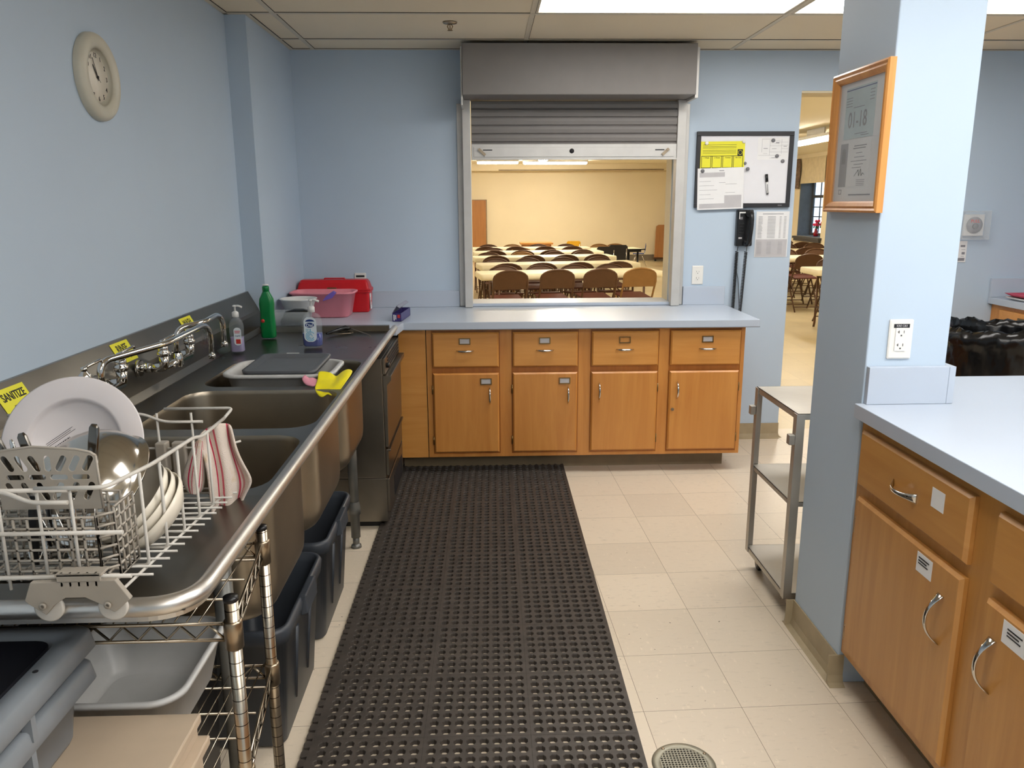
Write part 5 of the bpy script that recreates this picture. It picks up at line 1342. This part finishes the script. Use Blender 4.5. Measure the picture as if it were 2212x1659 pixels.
c2 = ob('certificate', quadstrip(m @ Matrix.Translation((0, 0, .0032)), [(-.115, .080, -.130, -.002)], .0006), 'paper_white', t)
ob('grey_column', quadstrip(m @ Matrix.Translation((0, 0, .0039)), [(-.115, -.065, -.130, -.002)], .0003), 'paper_shade', c2)
bm = prism(B(), [(m @ Vector(p)) for p in [(-.103, -.062, .0043), (-.078, -.062, .0043), (-.078, -.03, .0043)]+[(-.0905+.0125*math.cos(a), -.03+.014*math.sin(a), .0043) for a in [PI*i/8 for i in range(1, 8)]]+[(-.103, -.03, .0043)]], m.to_3x3() @ Vector((0, 0, .0003)))
ob('arched_emblem', bm, 'photo_grey', c2)
ob('print_lines', quadstrip(m @ Matrix.Translation((0, 0, .0039)), [(-.025, .055, -.014, -.011), (-.03, .05, -.021, -.018), (-.01, .03, -.034, -.032), (-.02, .045, -.046, -.044), (-.04, .06, -.057, -.055), (-.02, .04, -.067, -.065), (-.03, .03, -.076, -.074)]+[(-.005+.01, .058, -.112-.005*i, -.1105-.005*i) for i in range(4)], .0002), 'ink_soft', c2)
ob('signature', T([m @ Vector(p) for p in ((-.01, -.100, .0045), (.015, -.082, .0045), (.020, -.100, .0045), (.030, -.080, .0045), (.036, -.100, .0045), (.045, -.092, .0045), (.055, -.097, .0045))], .0006, 5), 'ink', c2)
ob('footer_print', quadstrip(m @ Matrix.Translation((0, 0, .0032)), [(-.04, .10, -.156, -.152), (-.11, -.09, -.152, -.150), (-.11, -.108, -.152, -.138), (-.092, -.090, -.152, -.138), (-.11, -.09, -.140, -.138)], .0003), 'ink_soft', t)
ob('glazing', quadstrip(m @ Matrix.Translation((0, 0, .0075)), [(-W2+.032, W2-.032, -H2+.032, H2-.032)], .0008), 'cover_clear', t)
# fire alarm pull station behind the pillar
t = thing('fire_pull_station', 'round red-lettered PULL station under a clear square cover on the far wall', 'alarm', (3.05, YW, 1.37))
m = fm(3.045, 1.368, YW-.0005)
ob('back_box', quadstrip(m, [(-.062, .062, -.065, .065)], .02), 'white_plastic', t, bev=.002)
ob('disc', lathe(B(), [(0, .0205), (.050, .0205), (.050, .027), (0, .028)], 36, m), 'paper_shade', t)
lettering('PULL', .026, m @ Matrix.Translation((0, .024, .0288)), 'red_text', t, bold=.0006)
ob('knob', lathe(B(), [(0, .0282), (.018, .0282), (.016, .040), (0, .042)], 24, m @ Matrix.Translation((.002, -.006, 0))), 'magnet_grey', t)
bm = B(); box(bm, -.088, .088, -.088, -.080, 0, .045, mx=m); box(bm, -.088, .088, .080, .088, 0, .045, mx=m); box(bm, -.088, -.080, -.080, .080, 0, .045, mx=m); box(bm, .080, .088, -.080, .080, 0, .045, mx=m); box(bm, -.088, .088, -.088, .088, .0455, .048, mx=m)
ob('clear_cover', bm, 'cover_clear', t)
t = tag(ob('hang_tag', quadstrip(fm(2.992, 1.205, YW-.003), [(-.034, .034, -.066, .066)], .0012), 'paper_white'), 'white inspection tag hanging on the far wall below the pull station', 'tag')
ob('print', quadstrip(fm(2.992, 1.205, YW-.0045), [(-.008, .022, .028, .040), (.0, .026, .01, .012), (.004, .024, -.018, -.003), (.0, .02, -.03, -.028), (-.02, .026, -.058, -.040)], .0003), 'ink_soft', t)

# ------------------------------------------------------------------ steel cart behind the pillar
t = thing('utility_cart', 'stainless steel three-shelf utility cart parked behind the blue pillar', 'cart', (1.36, 2.90, 0))
cx0, cx1, cy0, cy1 = 1.088, 1.68, 2.665, 3.105
for x, y, sx, sy in ((cx0, cy0, 1, 1), (cx0, cy1, 1, -1), (cx1, cy0, -1, 1), (cx1, cy1, -1, -1)):
    bm = B(); a, b = sorted((x, x+sx*.030)); c_, d_ = sorted((y, y+sy*.003)); box(bm, a, b, c_, d_, .075, .783)
    a, b = sorted((x, x+sx*.003)); c_, d_ = sorted((y+sy*.003, y+sy*.030)); box(bm, a, b, c_, d_, .075, .783)
    ob('post', bm, 'steel_cart', t)
for z, th_ in ((.785, .022), (.455, .018), (.095, .022)):
    bm = B(); e = .004
    box(bm, cx0+e, cx1-e, cy0+e, cy1-e, z-.002, z)
    for a in ((cx0+e, cx1-e, cy0+e, cy0+e+.002), (cx0+e, cx1-e, cy1-e-.002, cy1-e), (cx0+e, cx0+e+.002, cy0+e, cy1-e), (cx1-e-.002, cx1-e, cy0+e, cy1-e)): box(bm, *a, z-th_, z)
    ob('shelf', bm, 'steel_cart', t)
for y in (cy0+.012, cy1-.012):
    ob('bumper_bracket', boxes([(cx0-.022, cx0-.001, y-.014, y+.014, .672, .708)]), 'steel_cart', t, bev=.002)
for x in (cx0+.05, cx1-.05):
    for y in (cy0+.045, cy1-.045):
        c = ob('caster', lathe(B(), [(0, -.012), (.026, -.012), (.030, -.008), (.030, .008), (.026, .012), (0, .012)], 24, basis((x, y, .0305), (0, 1, 0), (0, 0, 1))), 'black_plastic', t)
        ob('fork', boxes([(x-.016, x-.013, y-.012, y+.012, .03, .072), (x+.013, x+.016, y-.012, y+.012, .03, .072), (x-.018, x+.018, y-.018, y+.018, .070, .074)]), 'nickel', c)

# ------------------------------------------------------------------ trash can with black bag behind the pillar
t = thing('trash_can', 'large trash can lined with a shiny black bag behind the pillar worktop', 'trash can', (2.72, 3.98, 0))
cx, cy = 2.70, 4.00
ob('can', L([(0, .001), (.22, .001), (.235, .02), (.285, .78), (.295, .785), (.295, .80), (.278, .80), (.225, .03), (0, .02)], (cx, cy, 0), 40), 'bin_grey', t)
random.seed(11); bm = B(); rings = []; n = 96
for k, (r, z) in enumerate(((.292, .50), (.298, .56), (.300, .62), (.302, .68), (.306, .73), (.304, .77), (.310, .80), (.318, .83), (.306, .862), (.285, .885), (.262, .872), (.255, .84), (.255, .76))):
    ring = []
    for j in range(n):
        a = 2*PI*j/n
        e = .62 if 4 < k < 11 else .40
        dr = e*(.010*math.sin(a*23+k*1.3)+.007*math.sin(a*41-k*2.1)+random.uniform(-.006, .006))
        dz = (.62 if 6 < k < 11 else .12)*(.016*math.sin(a*3+1)+.012*math.sin(a*11+k)+random.uniform(-.010, .010))
        ring.append(bm.verts.new((cx+(r+dr)*math.cos(a), cy+(r+dr)*math.sin(a), z+dz)))
    rings.append(ring)
for a, b in zip(rings, rings[1:]):
    for j in range(n): f = bm.faces.new((a[j], a[(j+1) % n], b[(j+1) % n], b[j])); f.smooth = True
o_ = ob('bag_liner', bm, 'bag_black', t)

# ------------------------------------------------------------------ right-hand counter at the far wall
t = thing('base_cabinet', 'wooden base cabinet in the far right corner beyond the trash can', 'cabinet', (3.5, 4.3, 0))
ob('body', bx(3.235, 3.857, 2.9, YW-.003, .105, .876), 'honey_wood', t)
ob('toe_kick', bx(3.30, 3.85, 2.92, YW-.02, .0005, .1045), 'toe_vinyl', t)
def far_unit(y0, y1):
    d = ob('drawer', boxes([(3.217, 3.2345, y0, y1, .68, .85)]), 'honey_wood_h', t, bev=.004)
    bar_pull(d, (3.217, (y0+y1)/2, .745), (0, 1, 0), (-1, 0, 0))
    ob('label_holder', boxes([(3.2135, 3.2168, (y0+y1)/2-.035, (y0+y1)/2+.035, .79, .822)]), 'brass', d)
    e = ob('door', boxes([(3.217, 3.2345, y0, y1, .13, .65)]), 'honey_wood', t, bev=.004)
    bar_pull(e, (3.217, y0+.05, .55), (0, 0, 1), (-1, 0, 0))
far_unit(4.42, 4.86); far_unit(3.90, 4.34); far_unit(3.38, 3.82)
w3 = ob('worktop', bx(3.205, 3.857, 2.88, YW-.003, .877, .917), 'laminate', bev=.002); tag(w3, 'pale laminate worktop with pink trays in the far right corner', 'worktop')
ob('backsplash', bx(3.205, 3.857, YW-.023, YW-.0035, .9175, 1.035), 'laminate', w3, bev=.0015)
m_ = Matrix.Translation((3.42, 4.60, 0))
tag(ob('tray', loft(B(), [(3.42, 4.62, .9178, .34, .42, .03), (3.42, 4.62, .935, .40, .46, .03), (3.42, 4.62, .935, .38, .44, .03), (3.42, 4.62, .9215, .32, .40, .03)], n=5), 'white_plastic'), 'white tray under the magenta one on the far right worktop', 'tray')
tag(ob('tray', loft(B(), [(3.43, 4.62, .9365, .34, .44, .03), (3.43, 4.62, .955, .41, .49, .03), (3.43, 4.62, .955, .38, .46, .03), (3.43, 4.62, .941, .31, .41, .03)], n=5), 'magenta_tray'), 'magenta plastic tray on the far right worktop', 'tray')

# ------------------------------------------------------------------ the hall beyond
def folding_chair(fmat, smat, name='folding_chair'):
    t = D.objects.new(name, None); COL.objects.link(t); t.empty_display_size = .05
    w = .185
    # back panel: rounded top
    pts = [(-w+.01, .60), (w-.01, .60), (w, .66), (w-.005, .72)]+[((w-.005)*math.cos(a), .72+.082*math.sin(a)) for a in [PI*i/12 for i in range(1, 12)]]+[(-w+.005, .72), (-w, .66)]
    bm = prism(B(), [(x, -.235+(.80-z)*.25-.004, z) for x, z in pts], (0, .008, 0))
    ob('backrest', bm, fmat, t, local=True, bev=.002)
    fr = [(-w, .20, .004), (-w, -.10, .47), (-w, -.205, .66)]+[(-w*math.cos(a), -.205-.03*math.sin(a), .72+.088*math.sin(a)) for a in [PI*i/10 for i in range(0, 11)]]+[(w, -.205, .66), (w, -.10, .47), (w, .20, .004)]
    ob('frame', T(fr, .0115, 8), fmat, t, local=True)
    ob('seat', prism(B(), [(-w+.018, -.13, .455), (-w+.018, -.13, .478), (-w+.018, .215, .505), (-w+.018, .215, .480)], (2*w-.036, 0, 0)), smat, t, local=True, bev=.008)
    for s in (-1, 1): ob('leg', T([(s*(w-.016), .12, .475), (s*(w-.016), -.255, .004)], .010, 8), fmat, t, local=True)
    ob('stretcher', T([(-w, .155, .065), (w, .155, .065)], .007, 6), fmat, t, local=True)
    ob('stretcher', T([(-w+.016, -.21, .07), (w-.016, -.21, .07)], .007, 6), fmat, t, local=True)
    return t
def place(o, x, y, rz, label, cat, group, first, sz=1):
    c = o if first else copy_tree(o)
    c.location = (x, y, 0); c.rotation_euler = (0, 0, rz); c.scale = (1, 1, sz)
    return tag(c, label, cat, group)
CH = folding_chair('chair_brown', 'chair_pad'); CT_ = folding_chair('chair_tan', 'chair_pad'); used = {'b': False, 't': False}
def chair(x, y, rz, label, group, kind='b', sz=1):
    o = CH if kind == 'b' else CT_; f = not used[kind]; used[kind] = True
    return place(o, x, y, rz, label, 'chair', group, f, sz)
def hall_table():
    t = D.objects.new('folding_table', None); COL.objects.link(t)
    hw, hd = 1.07, .27
    secs = [(0, 0, .670, 2*hw-.01, 2*hd-.01, .03), (0, 0, .685, 2*hw+.006, 2*hd+.006, .035), (0, 0, .732, 2*hw, 2*hd, .032), (0, 0, .740, 2*hw-.02, 2*hd-.02, .025)]
    ob('tabletop', loft(B(), secs, n=4), 'table_cover', t, local=True)
    for s in (-1, 1):
        bm = T(fillet([(s*.86, -.22, .002), (s*.86, -.20, .06), (s*.86, -.20, .680)], .02), .014, 8); ob('leg', bm, 'chair_tube', t, local=True)
        bm = T(fillet([(s*.86, .22, .002), (s*.86, .20, .06), (s*.86, .20, .680)], .02), .014, 8); ob('leg', bm, 'chair_tube', t, local=True)
        ob('leg_brace', T([(s*.86, -.20, .25), (s*.86, .20, .25)], .009, 6), 'chair_tube', t, local=True)
        ob('leg_brace', T([(s*.86, 0, .25), (s*.45, 0, .684)], .008, 6), 'chair_tube', t, local=True)
    return t
TB = hall_table(); tfirst = True
ORD = ['first', 'second', 'third', 'fourth', 'fifth']
GT = 'long covered tables in the hall'; GC = 'folding chairs around the hall tables'
rowsT = [(.965, 9.33, 8.5), (.955, 10.66, 8.5), (.87, 12.10, 8), (.86, 13.35, 6), (.80, 14.48, 2.5)]
for i, (x, y, dg_) in enumerate(rowsT):
    place(TB, x, y, math.radians(dg_), 'long cream covered table seen through the serving window, %s row from it' % ORD[i], 'table', GT, tfirst); tfirst = False
    a = math.radians(dg_); ux, uy = math.cos(a), math.sin(a)
    SIDE = ['leftmost', 'second', 'third', 'rightmost']
    dn, df = (-.36, .35) if i > 1 else (-.41, .38)
    for k in range(4):
        s = -.80+k*.485+(.04*math.sin(i*3+k))
        d = dn
        chair(x+ux*s-uy*d, y+uy*s+ux*d, a, ('tan' if (i, k) == (0, 3) else 'brown')+' folding chair, near side of the %s hall table, %s of four' % (ORD[i], SIDE[k]), GC, 't' if (i, k) == (0, 3) else 'b', 1 if i == 0 else .97)
        s = -.72+k*.485+(.05*math.cos(i*2+k)); d = df
        chair(x+ux*s-uy*d, y+uy*s+ux*d, a+PI, 'folding chair, far side of the %s hall table, %s of four' % (ORD[i], SIDE[k]), GC, 't' if k == 1 and i > 1 else 'b', .945)
# tables seen through the doorway
right = [(4.93, 9.46, 0), (4.80, 11.65, 0), (4.95, 13.35, 0), (5.00, 14.95, 0)]
for i, (x, y, dg_) in enumerate(right):
    place(TB, x, y, math.radians(dg_), 'cream covered table seen through the doorway, %s from it' % ORD[i], 'table', GT, False)
    if i:
        for k in range(4):
            xx = x-.80+k*.5
            chair(xx, y-.42, 0, 'brown folding chair, near side of %s doorway table, %s of four' % (ORD[i], SIDE[k]), GC)
            chair(xx+.12, y+.41, PI, 'brown folding chair, far side of %s doorway table, %s of four' % (ORD[i], SIDE[k]), GC)
    else:
        for k in range(3): chair(x-.52+k*.55, y+.42, PI, 'brown folding chair on the far side of the nearest table beyond the doorway, %s' % ('left one' if k == 0 else 'middle one' if k == 1 else 'right one'), GC)
# dark trestle table with school chairs
t = thing('trestle_table', 'long dark edged table with pale top near the far hall wall', 'table', (2.30, 15.6, 0), math.radians(9))
ob('tabletop', bx(-.62, .72, -.32, .32, .640, .652), 'table_cover', t, local=True); ob('edge', boxes([(-.62, .72, -.335, -.3205, .630, .653), (-.62, .72, .3205, .335, .630, .653), (.7205, .735, -.335, .335, .630, .653)]), 'black_plastic', t, local=True)
ob('apron', bx(-.56, .66, -.29, .29, .590, .6395), 'black_plastic', t, local=True)
for x in (-.52, .60):
    for y in (-.26, .26): ob('leg', T([(x, y, .002), (x, y, .59)], .02, 8), 'black_plastic', t, local=True)
def school_chair(mat, label, x, y, rz, s=1.0, grp=None):
    t = thing('school_chair', label, 'chair', (x, y, 0), rz, grp); t.scale = (s, s, s)
    pts = [(-.17, .46), (.17, .46), (.19, .55), (.17, .74), (.14, .765), (-.14, .765), (-.17, .74), (-.19, .55)]
    ob('backrest', prism(B(), [(x_, -.20-(z-.46)*.12, z) for x_, z in pts], (0, .012, 0)), mat, t, local=True, bev=.006)
    ob('seat', bx(-.20, .20, -.18, .20, .42, .435), mat, t, local=True, bev=.007)
    ob('frame', T(fillet([(-.15, -.24, .70), (-.15, -.20, .41), (-.15, .18, .40), (.15, .18, .40), (.15, -.20, .41), (.15, -.24, .70)], .03), .010, 8), 'chrome', t, local=True)
    for sx in (-1, 1):
        ob('leg', T([(sx*.17, -.10, .40), (sx*.19, -.26, .003)], .010, 8), 'chrome', t, local=True); ob('leg', T([(sx*.17, .08, .40), (sx*.19, .22, .003)], .010, 8), 'chrome', t, local=True)
school_chair('school_black', 'black school chair pushed up to the dark edged table, left of two', 2.16, 14.75, math.radians(5), .97, 'black school chairs by the dark edged table')
school_chair('school_black', 'black school chair pushed up to the dark edged table, right of two', 2.44, 14.90, math.radians(-3), 1.0, 'black school chairs by the dark edged table')
chair(2.30, 16.05, PI, 'brown folding chair behind the dark edged table, left of two', GC, 't', .87); chair(2.64, 16.10, PI, 'brown folding chair behind the dark edged table, right of two', GC, 't', .87)
school_chair('school_blue', 'small blue school chair alone near the far hall wall', 3.74, 19.55, math.radians(80), .72)
school_chair('school_yellow', 'yellow school chair showing its back above the last covered table', 1.97, 18.2, math.radians(0), .90)
t = thing('wooden_desk', 'low light wood desk against the far hall wall', 'desk', (1.2, 19.4, 0))
ob('body', bx(.86, 1.56, 19.1, 19.6, .02, .56), 'hall_wood', t, bev=.01); ob('desktop', bx(.82, 1.60, 19.05, 19.65, .5605, .60), 'honey_wood_h', t, bev=.005); ob('drawer', bx(1.30, 1.52, 19.085, 19.0995, .38, .54), 'honey_wood', t)
t = thing('folded_table', 'tall folded brown table on casters standing at the far hall wall', 'table', (4.62, 21.2, 0))
ob('panel', prism(B(), [(x, 21.16, z) for x, z in ((4.47, .10), (4.80, .10), (4.80, .95), (4.56, .95), (4.50, .91), (4.49, .80))], (0, .06, 0)), 'hall_wood', t, bev=.004)
ob('frame', boxes([(4.45, 4.85, 21.14, 21.24, .06, .099)]), 'chair_tube', t)
for x in (4.50, 4.78): ob('caster', lathe(B(), [(0, -.01), (.03, -.01), (.03, .01), (0, .01)], 16, basis((x, 21.19, .0305), (1, 0, 0), (0, 0, 1))), 'black_plastic', t)
t = thing('wooden_cupboard', 'tall light brown wooden door panel at the left of the far hall wall', 'cupboard', (-.25, 21.4, 0))
ob('panel', bx(-.70, .015, 21.36, 21.49, .01, 1.60), 'hall_wood', t); ob('edge_strip', boxes([(.0155, .04, 21.355, 21.49, .01, 1.615), (-.70, .0150, 21.355, 21.49, 1.6005, 1.615)]), 'toe_vinyl', t)
# hall lights
def hall_light(x, y, lbl, along='y', ln=1.3, z=2.42):
    t = thing('hall_light', lbl, 'ceiling light', (x, y, z), 0 if along == 'y' else PI/2, 'fluorescent strip lights in the hall')
    ob('diffuser', loft(B(), [(0, 0, -.055, .12, ln-.04, .02), (0, 0, -.045, .18, ln, .03), (0, 0, -.01, .18, ln, .03)], n=4), 'hall_lamp', t, local=True)
    ob('housing', bx(-.11, .11, -ln/2-.01, ln/2+.01, -.0095, .03), 'white_plastic', t, local=True)
    ob('stem', boxes([(-.01, .01, -.3, .3, .0305, max(.0306, HC-z-.001))]), 'white_plastic', t, local=True)
hall_light(4.57, 11.3, 'bright fluorescent strip light seen through the doorway', 'y', 1.5, 2.37)
k = 0
for (x, y) in ((1.2, 8.0), (1.2, 12.6), (-2.4, 8.0), (-2.4, 12.6), (-2.4, 17.0), (4.6, 16.0), (4.6, 7.0), (1.2, 16.4)):
    hall_light(x, y, 'fluorescent strip light on the hall ceiling, hidden above the view', 'y', 1.3, 2.42)
hall_light(.30, 19.2, 'fluorescent strip light near the far hall wall, left of two under the shutter bar', 'x', .95, 2.47)
hall_light(1.66, 19.4, 'fluorescent strip light near the far hall wall, right of two under the shutter bar', 'x', 1.5, 2.47)
# hall window with blind, curtain and vase
bm = boxes([(RX+.01, RX+.345, WY1-.012, WY1-.0005, WZ0+.001, WZ1-.001), (RX+.01, RX+.345, WY0+.0005, WY0+.012, WZ0+.001, WZ1-.001), (RX+.01, RX+.345, WY0+.012, WY1-.012, WZ0+.0005, WZ0+.012)])
wdw = struct('window_1', bm, 'reveal_grey')
fx = RX+.27
bars = [(fx, fx+.04, WY0+.013, WY0+.06, WZ0+.013, WZ1-.002), (fx, fx+.04, WY1-.06, WY1-.013, WZ0+.013, WZ1-.002), (fx, fx+.04, WY0+.06, WY1-.06, WZ0+.013, WZ0+.07), (fx, fx+.04, WY0+.06, WY1-.06, 1.60, 1.66)]
for k in (1, 2): bars.append((fx+.01, fx+.03, WY0+.06+(WY1-WY0-.12)*k/3-.01, WY0+.06+(WY1-WY0-.12)*k/3+.01, WZ0+.07, WZ1-.002))
bars.append((fx+.01, fx+.03, WY0+.06, WY1-.06, 1.20, 1.22)); bars.append((fx+.01, fx+.03, WY0+.06, WY1-.06, 1.40, 1.42))
struct('window_frame', boxes(bars), 'window_frame_dark', wdw)
struct('window_sill', boxes([(RX-.07, RX+.02, WY0-.08, WY1+.08, WZ0-.05, WZ0-.002), (RX-.05, RX-.001, WY0-.05, WY1+.05, WZ0-.10, WZ0-.051)]), 'window_frame_dark', wdw)
struct('window_pane', bx(fx+.018, fx+.022, WY0+.06, WY1-.06, WZ0+.07, WZ1-.002), 'pane_glass', wdw)
tag(ob('roller_blind', bx(RX-.030, RX-.026, WY0-.06, WY1+.02, 1.90, 2.42), 'blind_cream'), 'cream roller blind pulled down over the top of the hall window', 'blind')
bm = B(); rows = []
sheet_mesh('curtain', [[(RX-.06+.02*math.sin(i*1.9), WY1-.06+i*.035-(.12*math.sin(PI*min(1, v*1.2)) if i < 4 else 0)*.5, 2.42-v*.62) for v in (0, .2, .4, .6, .8, 1)] for i in range(9)], 'curtain_fabric', th=.004)
tag(D.objects['curtain'], 'patterned grey brown curtain gathered at the left of the hall window', 'curtain')
t = thing('flower_vase', 'red vase with pink flowers on the hall window sill', 'vase', (RX+.12, 16.72, WZ0+.013))
ob('vase', L([(0, 0), (.04, 0), (.05, .05), (.035, .10), (.025, .14), (.032, .16), (.02, .158), (0, .15)], (RX+.12, 16.72, WZ0+.014), 20), 'vase_red', t)
random.seed(4); bm = B(); b2 = B()
for i in range(11):
    p = Vector((RX+.12+random.uniform(-.08, .08), 16.72+random.uniform(-.15, .15), WZ0+.27+random.uniform(-.05, .07)))
    bmesh.ops.create_icosphere(bm, subdivisions=1, radius=.032, matrix=Matrix.Translation(p)); tube(b2, [(RX+.12, 16.72, WZ0+.15), p], .003, 4)
    lathe(b2, [(0, 0), (.02, .03), (0, .06)], 5, Matrix.Translation(p-Vector((0, 0, .08))))
ob('flower', bm, 'flower_pink', t); ob('stem', b2, 'leaf_green', t)
# shrub outside the window
struct('ground', bx(RX+.36, 16, 8, 30, -.1, 0), 'leaf_green')
bm = B(); random.seed(8)
for i in range(160):
    p = Vector((RX+3.2+random.uniform(-.5, .5), 19.0+random.uniform(-2.2, 2.2), random.uniform(.08, 2.6)))
    bmesh.ops.create_icosphere(bm, subdivisions=1, radius=random.uniform(.05, .18), matrix=Matrix.Translation(p))
tag(ob('shrub', bm, 'leaf_green', kind=None) if False else ob('shrub', bm, 'leaf_green'), 'green shrub outside the hall window', 'shrub')
